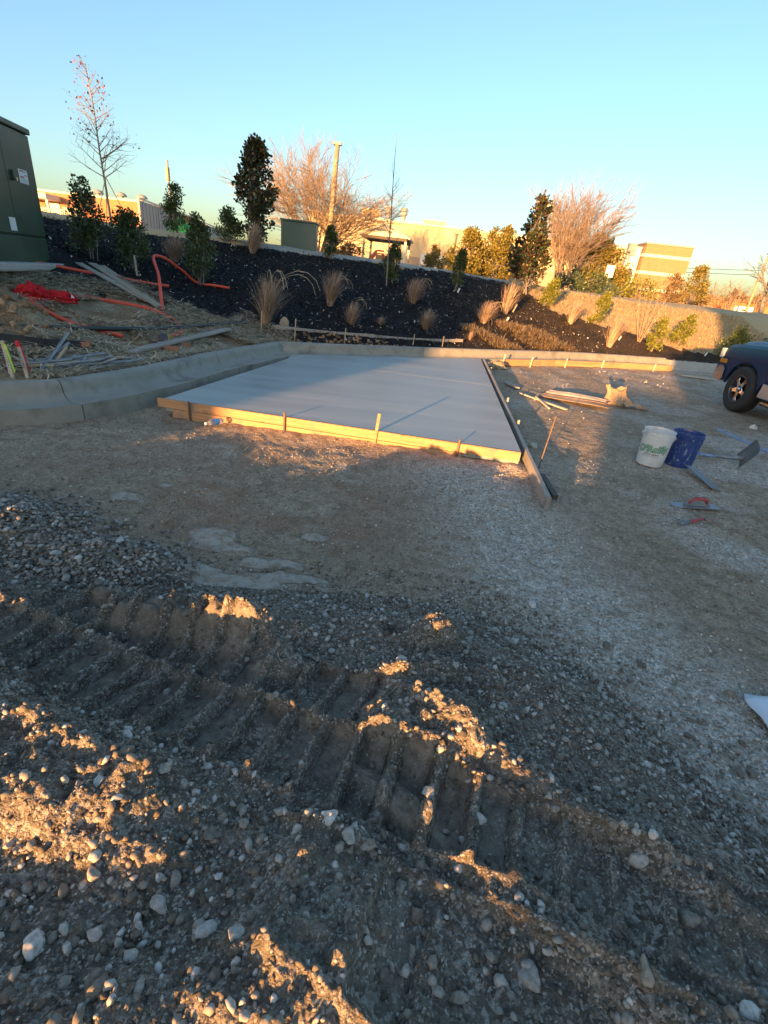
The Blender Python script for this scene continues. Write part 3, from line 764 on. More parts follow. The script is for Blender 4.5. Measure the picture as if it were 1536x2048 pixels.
def red_bag():
    m = M('red_mesh_bag', (.68,.006,.014), (.50,.004,.010), 9, .75, .9, 26, dist=.04)
    o = empty('red_bag', (-4.70,6.58,hz(-4.7,6.58)), math.atan2(.5,.4), 'crumpled bright red mesh bag lying over the orange conduit', 'bag')
    for nm, c, s_, sd, rz in (('bag_body', (-.15,.0,.07), (.16,.115,.115), 1, 0), ('bag_tail', (.12,-.03,.045), (.25,.085,.08), 2, -.25)):
        bm = bmesh.new(); bmesh.ops.create_icosphere(bm, subdivisions=4, radius=1)
        for v in bm.verts:
            a = np.array([v.co.x*1.7+sd*7]); b = np.array([v.co.y*1.7+v.co.z*1.3])
            k = 1+.70*float(NZ[3].fbm(a, b, 1.6, 4)[0])
            f = .20*math.sin(9*math.atan2(v.co.y, v.co.z)+v.co.x*3)
            q = v.co*(k+f); v.co = Vector((q.x*s_[0], q.y*s_[1], max(q.z*s_[2], -.05)))
            v.co.rotate(Euler((0,0,rz))); v.co += Vector(c)
        me = bpy.data.meshes.new(nm); bm.to_mesh(me); bm.free(); link(nm, me, m, o, smooth=True)
    MB().add([(.24,-.14,.06),(.27,-.15,.02),(.29,-.12,.07),(.255,-.125,.12)], [(0,1,2,3)]).build('white_tag', m_sticker, o)
red_bag()
GP = 'loose planks on the mulch'
for a, b, lb in (((-5.50,8.62), (-4.17,8.22), 'lowest loose grey plank of the pile on the mulch beside the conduit'), ((-5.42,8.86), (-3.98,8.12), 'top plank of the loose pile, nearest the curved conduit'), ((-5.36,9.02), (-4.02,8.26), 'loose plank at the upper edge of the pile on the mulch')):
    dz = .06 if 'top' in lb else .025
    board('plank', (a[0], a[1], hz(*a)+dz), (b[0], b[1], hz(*b)+dz+.02), .135, .022, w_grey if 'lowest' in lb else wood('tan_plank', ((.26,.21,.15),(.36,.30,.22),(.45,.38,.29))), lb, 'plank', GP)
board('plank', (-3.36,5.98,.36), (-2.96,8.40,.46), .14, .03, w_grey, 'long grey plank lying along the straw behind the left curb', 'plank')
stake('lath', (-4.95,9.42,hz(-4.95,9.42)), .34, .03, w_pale, 'short pale lath standing in the mulch behind the plank pile', (-.05,.0), True, None, 'stake')
def brick(p, rz, label, s_=(.195,.09,.057)):
    o = MB().box((0,0,s_[2]/2), s_, Euler((.06,.04,rz))).build('brick', m_brick, None, bevel=.006); o.location = p; tag(o, label, 'brick', 'bricks behind the left curb')
brick((-3.13,6.62,.285), .3, 'reddish brick lying under the grey plank behind the left curb', (.2,.1,.09))
brick((-3.08,6.98,.30), 1.1, 'broken brick end up next to the whole brick under the plank', (.10,.09,.085))
brick((-3.66,5.62,.43), .5, 'small broken brick lump beside the black edging', (.09,.08,.06))
# cap
cp = empty('baseball_cap', (-3.36,6.95,hz(-3.36,6.95)+.005), .5, 'dark cap with yellow markings lying on the straw by the conduit end', 'cap')
prof = [(.0,.105),(.03,.103),(.06,.092),(.083,.068),(.093,.035),(.095,.0)]
m_cap = M('dark_cap_cloth', (.05,.055,.07), (.09,.095,.11), 8, .9, .3, 60)
m_capy = M('yellow_cap_cloth', (.40,.33,.06), (.32,.27,.05), 8, .9)
MB().lathe(prof, 24).build('crown', m_cap, cp, smooth=True)
MB().prism([(.07,-.08),(.12,-.085),(.17,-.05),(.18,0),(.17,.05),(.12,.085),(.07,.08)], .004, .010).build('visor', m_cap, cp)
for k in range(3): 
    mb = MB(); a = -.9+k*.55
    pts = [(r*1.015*math.cos(a), r*1.015*math.sin(a), z+.003) for r, z in prof[2:]]
    mb.tube(pts, .011, 5).build('marking', m_capy, cp)
# survey laths
def lath(p, label, tip, flag):
    o = empty('survey_stake', (p[0], p[1], hz(p[0], p[1])), R(-18), label, 'stake', 'survey stakes at the left curb')
    lean = Vector((-.10,.04,.33))
    MB().beam((0,0,-.05), lean, .042, .012, up=(0,1,0)).build('lath', w_pale, o, bevel=.001)
    if tip: MB().beam(lean*.84, lean*1.01, .0445, .0145, up=(0,1,0)).build('painted_tip', M('red_spray_paint', (.55,.012,.02), None, rough=.6), o)
    fm = M('lime_ribbon', (.40,.72,.05), (.33,.62,.04), 5, .5) if flag == 'lime' else M('red_ribbon', (.5,.01,.04), (.4,.01,.03), 5, .5)
    pts = [lean*.93+Vector((.01,-.01,0)), lean*.88+Vector((.05,-.015,.01)), lean*.70+Vector((.065,-.02,0)), lean*.4+Vector((.075,-.02,0)), lean*.22+Vector((.10,-.03,0))]
    mb = MB()
    for a, b in zip(pts[:-1], pts[1:]): mb.beam(a, b, .030 if flag == 'lime' else .018, .002, up=(0,1,.2))
    mb.build('ribbon', fm, o)
    mb = MB(); rg = random.Random(4 if tip else 9)
    for k in range(7):
        c = lean*(.30+.065*k)+Vector((0,-.0085,0)); d = Vector((rg.uniform(-.013,.013), 0, rg.uniform(-.008,.008)))
        mb.beam(c-d, c+d, .0022, .0022); mb.beam(c-Vector((.010,0,.006)), c+Vector((.009,0,-.003)), .002, .002)
    mb.build('handwriting', m_ink, o)
lath((-3.70,4.50), 'pale survey lath with a lime green ribbon at the left edge behind the curb', False, 'lime')
lath((-3.60,4.56), 'pale survey lath with a red painted tip and red ribbon behind the curb', True, 'red')
# steel form pins piled behind the curb
rg = random.Random(3)
rods = [((-3.86,4.62),(-3.42,4.98),.10),((-3.74,4.74),(-3.36,5.02),.08),((-3.58,4.72),(-3.62,5.30),.22),((-3.50,4.82),(-3.52,5.20),.06),((-3.45,4.86),(-3.46,5.26),.05),((-3.40,4.92),(-3.42,5.22),.07),
        ((-3.55,4.92),(-3.10,5.42),.05),((-3.60,5.02),(-3.16,5.50),.08),((-3.52,5.12),(-3.14,5.62),.06),((-3.46,5.06),(-3.20,5.36),.11),((-3.66,5.14),(-3.28,5.60),.04),((-3.36,5.18),(-3.12,5.30),.10),((-3.80,4.70),(-3.52,4.84),.05),((-3.42,5.0),(-3.22,5.56),.03),((-3.62,4.80),(-3.20,5.18),.10),((-3.70,4.90),(-3.30,5.40),.12),((-3.66,4.78),(-3.58,5.22),.16),((-3.54,4.78),(-3.57,5.16),.14),((-3.30,5.06),(-3.04,5.66),.05),((-3.78,4.82),(-3.38,5.30),.07)]
desc = ['lying farthest left', 'crossing the leftmost pins', 'propped up steeply on the pile', 'in the upright bundle, left', 'in the upright bundle, middle', 'in the upright bundle, right', 'lowest along the curb', 'middle of the right fan', 'top of the right fan', 'crossing the right fan', 'at the back of the right fan', 'short across the right end', 'half hidden under the laths', 'underneath the right fan', 'slanting over the upright bundle', 'longest across the middle', 'propped beside the steep one', 'standing left in the bundle', 'nearest the bricks', 'behind the upright bundle']
for (a, b, lift), d in zip(rods, desc):
    za, zb = hz(*a)+.035, hz(*b)+.035+lift
    mb = MB(); mb.tube([(a[0], a[1], za), (b[0], b[1], zb)], .0155, 8)
    tag(mb.build('form_pin', m_steel if rg.random() < .8 else m_stake, None), 'steel form pin on the heap behind the curb, '+d, 'pin', 'heap of form pins')

# ------------------------------------------------------------------ bottle
def bottle():
    o = empty('water_bottle', (-1.765,4.52,.055), 0, 'clear plastic water bottle with a blue label lying by the front form board', 'bottle')
    o.rotation_euler = Euler((0, R(86), R(-115)))
    m, n, l, p = new_mat('clear_bottle'); p.inputs['Base Color'].default_value = (.86,.92,.95,1); p.inputs['Roughness'].default_value = .08
    p.inputs['Transmission Weight'].default_value = .85; p.inputs['IOR'].default_value = 1.2
    body = [(.0,-.10),(.026,-.10),(.031,-.092),(.031,-.055),(.029,-.05),(.031,-.045),(.031,.03),(.029,.036),(.031,.042),(.029,.06),(.018,.082),(.012,.09),(.012,.10)]
    MB().lathe(body, 20).build('bottle_body', m, o, smooth=True)
    MB().lathe([(.0318,-.040),(.0318,.026)], 20).build('label_band', M('blue_label', (.02,.22,.62), (.10,.42,.75), 30, .4), o, smooth=True)
    MB().lathe([(.0,.118),(.0135,.118),(.0145,.115),(.0145,.098),(.0,.098)], 14).build('cap', m_white, o)
bottle()
# ------------------------------------------------------------------ buckets
def mat_blue_bucket():
    m, n, l, p = new_mat('paint_splashed_blue_plastic'); p.inputs['Roughness'].default_value = .45
    tc = n.new('ShaderNodeTexCoord')
    def nz(sc, off):
        mp = n.new('ShaderNodeMapping'); mp.inputs['Location'].default_value = (off,off,0); mp.inputs['Scale'].default_value = (1,1,.6); l.new(tc.outputs['Object'], mp.inputs[0])
        t = n.new('ShaderNodeTexNoise'); t.inputs['Scale'].default_value = sc; t.inputs['Detail'].default_value = 8; t.inputs['Roughness'].default_value = .7; l.new(mp.outputs[0], t.inputs['Vector']); return t.outputs[0]
    def mx(f, a, b):
        x = n.new('ShaderNodeMix'); x.data_type = 'RGBA'; l.new(f, x.inputs[0])
        if isinstance(a, tuple): x.inputs[6].default_value = c4(a)
        else: l.new(a, x.inputs[6])
        x.inputs[7].default_value = c4(b); return x.outputs[2]
    def th(v, a, b): r = ramp(n, [(a, (0,0,0)), (b, (1,1,1))]); l.new(v, r.inputs[0]); return r.outputs[0]
    c = mx(th(nz(38, 1), .50, .62), (.012,.045,.20), (.06,.10,.27))
    c = mx(th(nz(60, 3), .60, .66), c, (.30,.34,.44))
    c = mx(th(nz(13, 5), .60, .68), c, (.36,.33,.17)); c = mx(th(nz(18, 9), .62, .68), c, (.50,.50,.48))
    l.new(c, p.inputs['Base Color']); return m
def mat_white_bucket():
    return M('scuffed_white_plastic', (.62,.63,.63), (.66,.665,.66), 6, .42, .05, 30, c3=(.50,.47,.42))
def bucket(loc, rz, label, mat, lettered):
    o = empty('bucket', loc, rz, label, 'bucket', 'pair of plastic buckets on the dirt')
    H_ = .37
    out = [(.0,.004),(.125,.004),(.130,.0),(.132,.012),(.146,.285),(.153,.287),(.153,.297),(.1475,.300),(.149,.325),(.157,.327),(.157,.338),(.150,.341),(.151,.358),(.155,.362),(.155,.370),(.147,.370),(.146,.36),(.128,.012),(.0,.012)]
    MB().lathe(out, 48).build('pail', mat, o, smooth=True).modifiers.new('edge', 'EDGE_SPLIT').split_angle = R(35)
    pts = [(math.cos(t)*.160, -.012-math.sin(t)*.028, .315-math.sin(t)*.16) for t in [k*math.pi/14 for k in range(15)]]
    MB().tube(pts, .0022, 6).build('wire_handle', m_steel, o)
    for s_ in (-1, 1): MB().tube([(s_*.150,-.008,.315),(s_*.166,-.008,.315)], .012, 10).build('handle_ear', mat, o)
    if lettered:
        def wrap(me, zc, push):
            for v in me.vertices:
                z = zc+v.co.y; r = .132+(.146-.132)*(z-.012)/.273+push
                a = -math.pi/2+v.co.x/.142
                v.co = Vector((r*math.cos(a), r*math.sin(a), z))
            return me
        G = M('green_print', (.02,.40,.16), None, rough=.5)
        for body, size, off, zc, mt, push, nm in (("O'Reilly", .098, .0065, .185, M('dark_green_print', (.012,.05,.04), None, rough=.5), .0012, 'logo_outline'), ("O'Reilly", .098, .0025, .185, m_sticker, .0019, 'logo_inline'), ("O'Reilly", .098, 0, .185, G, .0026, 'logo_lettering'), ('AUTO PARTS', .026, .0006, .128, m_ink, .0016, 'small_lettering')):
            me = text_mesh(body, size, off)
            bm = bmesh.new(); bm.from_mesh(me); bmesh.ops.triangulate(bm, faces=bm.faces)
            for _ in range(2):
                le = [e for e in bm.edges if abs(e.verts[0].co.x-e.verts[1].co.x) > .02]
                if le: bmesh.ops.subdivide_edges(bm, edges=le, cuts=1); bmesh.ops.triangulate(bm, faces=bm.faces)
            if body[0] == 'O':
                for v in bm.verts: v.co.y += v.co.x*.10
            bm.to_mesh(me); bm.free(); link(nm, wrap(me, zc, push), mt, o)
        mb = MB()
        for k in range(26):
            a = -math.pi/2+(k-12.5)*.058
            if k % 6 == 5: continue
            r = .1375; z = .104
            mb.add([(r*math.cos(a-.02), r*math.sin(a-.02), z),(r*math.cos(a+.02), r*math.sin(a+.02), z),(r*1.0005*math.cos(a+.02), r*1.0005*math.sin(a+.02), z+.005),(r*1.0005*math.cos(a-.02), r*1.0005*math.sin(a-.02), z+.005)], [(0,1,2,3)])
        mb.build('small_print', M('blue_grey_print', (.12,.16,.22), None), o)
    return o
bucket((2.79,5.00,.0), R(-32), "scuffed white plastic bucket with green lettering on the dirt", mat_white_bucket(), True)
bucket((3.13,5.06,.0), R(40), 'blue plastic bucket splashed with pale paint, beside the white one', mat_blue_bucket(), False)
# ------------------------------------------------------------------ tools
m_bluew = M('worn_blue_paint', (.07,.16,.42), (.30,.38,.50), 22, .6, .2, 60, c3=(.06,.13,.36))
sh = empty('shovel', (3.42,5.42,.0), R(-6), 'square shovel with a worn blue handle, blade standing up on the dirt', 'shovel')
MB().tube([(-.35,.15,.035),(.05,.02,.05),(.30,-.07,.075)], [.017,.017,.018], 10).build('shaft', m_bluew, sh, smooth=True)
MB().tube([(.28,-.062,.072),(.40,-.10,.09),(.52,-.14,.11)], [.020,.021,.022], 10).build('socket', m_steel, sh, smooth=True)
mb = MB(); W = []
bx = Vector((.545,-.15,.115)); ux = Vector((-.10,-.35,-.22)).normalized(); vx = Vector((.30,.08,.36)).normalized()
for i in range(7):
    for j in range(7):
        a = (i/6-.5); b = j/6-.35
        q = bx+ux*(a*.25)+vx*(b*.25)+Vector((-.10,.02,.03))*(4*a*a)*.35
        W.append(q)
fs = [(i*7+j, i*7+j+1, (i+1)*7+j+1, (i+1)*7+j) for i in range(6) for j in range(6)]
mb.add(W, fs); bl = mb.build('blade', M('muddy_steel', (.10,.105,.095), (.17,.17,.155), 9, .7, .3, 40, metal=.3), sh, smooth=True)
so = bl.modifiers.new('thick', 'SOLIDIFY'); so.thickness = .004
hose('measuring_pole', [(4.69,6.99,.02),(4.74,6.4,.02),(4.80,5.70,.02),(4.86,5.0,.02)], .022, m_bluew, 'long worn blue and white pole lying on the dirt beside the pickup', 'pole')
tag(MB().box((0,0,0), (.50,.115,.012), Euler((R(-14),R(6),R(-88)))).build('steel_plate', M('smooth_steel', (.34,.36,.39), (.26,.27,.29), 5, .38, .1, 30, metal=.8), None, bevel=.002), 'flat grey steel edging plate tilted on the dirt in front of the buckets', 'steel plate').location = (3.12,4.58,.045)
fl = empty('hand_float', (2.66,3.85,.012), R(9), 'flat steel concrete hand float with a red grip lying on the dirt', 'hand float')
MB().prism([(-.22,-.02),(-.20,-.045),(-.16,-.055),(.22,-.055),(.22,.055),(-.16,.055),(-.20,.045),(-.22,.02)], 0, .004).build('blade', m_steel, fl)
MB().box((.02,0,.014), (.24,.03,.02)).build('mount', M('grey_cast', (.16,.17,.16), (.24,.25,.24), 20, .6), fl, bevel=.005)
MB().tube([(-.06,0,.02),(-.045,0,.045),(-.01,0,.068),(.05,0,.070),(.10,0,.06),(.115,0,.02)], [.012,.013,.017,.018,.016,.012], 10).build('grip', M('faded_red_rubber', (.34,.045,.05), (.40,.10,.10), 16, .6), fl, smooth=True)
hm = empty('hammer', (2.47,3.50,.018), R(28), 'claw hammer with a red and grey grip lying on the dirt', 'hammer')
MB().tube([(-.19,0,.0),(-.14,0,.002),(-.06,0,.0)], [.017,.019,.015], 10).build('grip_end', M('grey_rubber', (.13,.16,.18), (.18,.21,.22), 16, .7), hm, smooth=True)
MB().tube([(-.06,0,.0),(.02,0,.004),(.12,0,.008)], [.0165,.014,.013], 10).build('red_handle', M('faded_red_rubber', (.34,.045,.05), (.40,.10,.10), 16, .6), hm, smooth=True)
mb = MB(); mb.tube([(.12,-.065,.010),(.12,-.03,.010),(.12,.0,.010)], [.015,.012,.014], 10); mb.tube([(.12,.0,.010),(.12,.04,.014),(.115,.08,.004)], [.014,.010,.004], 8)
mb.build('head', M('rusty_head', (.25,.16,.12), (.34,.27,.22), 30, .6, metal=.4), hm, smooth=True)

# ------------------------------------------------------------------ scraps on the dirt right of the slab
def crumple(name, loc, s_, seed, mat, label, cat, rz=0, amp=.35, lobes=7):
    bm = bmesh.new(); bmesh.ops.create_icosphere(bm, subdivisions=4, radius=1)
    for v in bm.verts:
        a = np.array([v.co.x*1.5+seed*3.1]); b = np.array([v.co.y*1.5+v.co.z*1.7+seed])
        k = 1+amp*float(NZ[seed % 8].fbm(a, b, 1.1, 3)[0])+.10*abs(math.sin(lobes*math.atan2(v.co.y, v.co.x)+v.co.z*4))
        q = v.co*k; v.co = Vector((q.x*s_[0], q.y*s_[1], max(q.z*s_[2], -s_[2]*.45)+s_[2]*.42))
    me = bpy.data.meshes.new(name); bm.to_mesh(me); bm.free()
    o = link(name, me, mat); o.location = loc; o.rotation_euler = (0,0,rz); return tag(o, label, cat)
m_paper = M('brown_paper', (.34,.24,.15), (.43,.32,.21), 7, .9, .5, 30, dist=.02)
def paper_bag():
    o = empty('paper_bag', (3.62,8.15,.0), R(-20), 'crumpled torn brown cement bag with an orange printed tail on the dirt', 'bag')
    rg = random.Random(5); n = 28; rows = []
    for j, (z, sc, sx) in enumerate(((0,1.0,0),(.05,1.08,0),(.11,.98,.01),(.17,.86,.0),(.22,.84,-.02),(.27,.92,-.03))):
        row = []
        for k in range(n):
            a = 2*math.pi*k/n; fold = .10*math.sin(5*a+j*.9)+.06*math.sin(9*a+j*1.7)
            r = .165*sc*(1+fold*.8+rg.uniform(-.03,.03))
            row.append((r*math.cos(a)*1.05+sx, r*math.sin(a)*.75, max(0, z*(1+.12*math.sin(2*a+.8)+.06*math.sin(7*a)))))
        rows.append(row)
    vs = [v for r_ in rows for v in r_]
    fs = [(j*n+k, j*n+(k+1) % n, (j+1)*n+(k+1) % n, (j+1)*n+k) for j in range(len(rows)-1) for k in range(n)]
    b = MB().add(vs, fs).build('bag_mouth', m_paper, o); b.modifiers.new('thick', 'SOLIDIFY').thickness = .004
    vs = []
    for i in range(14):
        t = i/13; w = .13*(1-.78*t)*(1+.12*math.sin(i*1.9))
        for j in range(8):
            u = j/7-.5
            vs.append((.08+t*.46, u*2*w-.05*t, max(.006, .13*(1-t)**.8*(1-3.2*u*u)+.03*math.sin(i*1.3+j*1.1)*(1-t)+.012)))
    fs = [(i*8+j, i*8+j+1, (i+1)*8+j+1, (i+1)*8+j) for i in range(13) for j in range(7)]
    b = MB().add(vs, fs).build('bag_tail', M('orange_print_paper', (.50,.15,.07), (.42,.28,.17), 9, .85, .4, 30, c3=(.50,.38,.26)), o); b.modifiers.new('thick', 'SOLIDIFY').thickness = .004
paper_bag()
def cardboard():
    o = empty('flattened_carton', (2.9,7.98,.01), R(-32), 'flattened brown carton with red stripes lying on the dirt', 'carton')
    rg = random.Random(8); m_cb = M('brown_cardboard', (.36,.25,.15), (.43,.31,.20), 6, .9, .3, 30)
    def sheet(x0, x1, y0, y1, z, mat, nm, curl):
        vs = []; nx, ny = 10, 4
        for i in range(nx):
            for j in range(ny):
                x = x0+(x1-x0)*i/(nx-1); y = y0+(y1-y0)*j/(ny-1)
                vs.append((x, y, z+curl*math.sin(3*x+j*.3)+rg.uniform(0,.006)))
        b = MB().add(vs, [(i*ny+j, i*ny+j+1, (i+1)*ny+j+1, (i+1)*ny+j) for i in range(nx-1) for j in range(ny-1)]).build(nm, mat, o)
        b.modifiers.new('thick', 'SOLIDIFY').thickness = .005
    sheet(-.55,.60,-.26,-.10,.03,m_cb,'flap',.018); sheet(-.50,.50,-.085,.30,.05,M('printed_card', (.30,.13,.10), (.42,.31,.22), 6, .85, stretch=(1,9,1)),'printed_panel',.022)
    for k in range(3): sheet(-.48,.48,-.02+k*.10,.01+k*.10,.068,M('pale_stripe', (.52,.46,.40), (.44,.36,.30), 9, .8),'stripe',.022)
cardboard()
board('scrap_lath', (2.01,8.02,.03), (2.52,7.14,.03), .05, .02, w_pale, 'pale lath lying beside the flattened carton', 'board', 'laths on the dirt right of the slab')
board('scrap_lath', (2.20,7.74,.055), (2.26,7.12,.02), .03, .02, w_pale, 'short pale stick crossing the lath by the carton', 'board', 'laths on the dirt right of the slab')
board('scrap_lath', (1.93,8.95,.03), (2.05,8.45,.03), .09, .03, w_grey, 'small grey wood offcut near the right form board', 'board', 'laths on the dirt right of the slab')
board('scrap_lath', (7.3,13.1,.03), (8.1,12.9,.03), .10, .03, w_pale, 'pale splintered board on the dirt near the pickup front', 'board', 'laths on the dirt right of the slab')
crumple('rag', (2.0,10.65,.0), (.26,.12,.10), 4, M('tan_rag', (.30,.22,.14), (.40,.31,.21), 7, .9, .5, 30, dist=.02), 'crumpled tan rag at the far slab corner by the curb form', 'rag', .3)
crumple('foam_scrap', (5.50,7.42,.0), (.05,.04,.045), 2, m_white, 'small white foam scrap on the dirt beside the pickup', 'scrap')
crumple('paper_scrap', (1.56,5.12,.0), (.035,.06,.03), 6, M('pale_scrap', (.42,.42,.33), (.5,.5,.42), 6, .8), 'small pale paper scrap right of the right form board', 'scrap')
def sheet_plastic():
    vs = []; n = 16
    for i in range(n):
        for j in range(n):
            x = 1.635+i/(n-1)*.8; y = 1.12+j/(n-1)*.48
            e = .012*math.sin(j*.8)+.015*math.sin(j*.35+1)
            q = np.array([x]); w = np.array([y])
            vs.append((x+e*(1-i/(n-1))+.10*(y-1.3), y, hz(x, y)+.05*max(0, .5+.5*math.sin(j*.55+.4))*(.4+i/(n-1))+.02+.02*float(NZ[2].fbm(q, w, 3, 2)[0])))
    o = MB().add(vs, [(i*n+j, i*n+j+1, (i+1)*n+j+1, (i+1)*n+j) for i in range(n-1) for j in range(n-1)]).build('plastic_sheet', M('white_sheet', (.62,.65,.68), (.70,.72,.74), 4, .45), None, smooth=True)
    o.modifiers.new('thick', 'SOLIDIFY').thickness = .003
    tag(o, 'crumpled white plastic sheet at the right edge of the gravel', 'plastic sheet')
sheet_plastic()

# ------------------------------------------------------------------ unseen blocks added behind the camera to throw the long shade
m_stucco = M('tan_stucco', (.42,.36,.28), (.48,.42,.33), 2, .9, .3, 40)
m_dglass = M('dark_window_glass', (.03,.035,.04), None, rough=.1, spec=.6)
sd2 = Vector((math.sin(SUN_AZ), math.cos(SUN_AZ), 0)); sp = Vector((sd2.y, -sd2.x, 0))
def rear_shade_block(x_edge, side, length, height, label, dist):
    # x_edge: where the corner ray crosses the line y = 4.3 in front of the camera
    corner = Vector((x_edge, 4.3, 0))-sd2*dist
    o = empty('rear_shade_block', corner, -SUN_AZ, label, 'building', 'added shade blocks behind the site')
    x0, x1 = (0, length) if side > 0 else (-length, 0)
    cx = (x0+x1)/2; D = 12
    MB().box((cx,-D/2,height/2-.3), (length,D,height+.6)).build('wall', m_stucco, o)
    MB().box((cx,-D/2,height+.04), (length+.0,D,.10)).build('roof', m_conc_old, o)
    n = int(length/5)
    for k in range(n):
        w = MB().box((x0+2.5+k*5,.03,1.7), (2.6,.06,2.2)).build('window', m_dglass, o)
        MB().box((x0+2.5+k*5,.05,.52), (2.8,.12,.12)).build('sill', m_conc_old, w)
rear_shade_block(-1.95, -1, 21, 7.25, 'tan block added unseen behind the camera for shade, left of the gap', 27.0)
rear_shade_block(4.95, 1, 21, 7.25, 'tan block added unseen behind the camera for shade, right of the gap', 27.0)

def container(x_edge, dist, h, label, col):  # unseen containers added behind the camera to keep low sun off the right side
    corner = Vector((x_edge, 4.3, 0))-sd2*dist
    o = empty('shade_container', corner, -SUN_AZ, label, 'container', 'added shade containers behind the camera')
    m = M(label.split()[1]+'_container_paint', col, tuple(c*.8 for c in col), 3, .6, .1, 20)
    W, L = 2.44, 6.06
    MB().box((W/2,-L/2,h/2+.07), (W-.06,L-.06,h-.16)).build('body', m, o)
    for x in (.05, W-.05):
        for y in (-.05, -L+.05): MB().box((x,y,h/2), (.1,.1,h)).build('corner_post', m, o)
    for k in range(22):
        for x in (.012, W-.012): MB().box((x,-.25-k*.26,h/2), (.03,.12,h-.3)).build('side_rib', m, o)
    for s_ in (0, 1):
        d = MB().box((W*.25+s_*W*.5,.0,h/2), (W*.46,.04,h-.3)).build('door', m, o)
        MB().tube([(W*.38+s_*W*.24,.04,.2),(W*.38+s_*W*.24,.04,h-.2)], .018, 6).build('lock_rod', m_steel, d)
container(1.92, 24.1, 2.59, 'long red container added unseen behind the camera for shade, nearer the gap', (.30,.06,.04))
container(3.35, 17.7, 2.90, 'tall blue container added unseen behind the camera for shade, farther right', (.04,.10,.22))

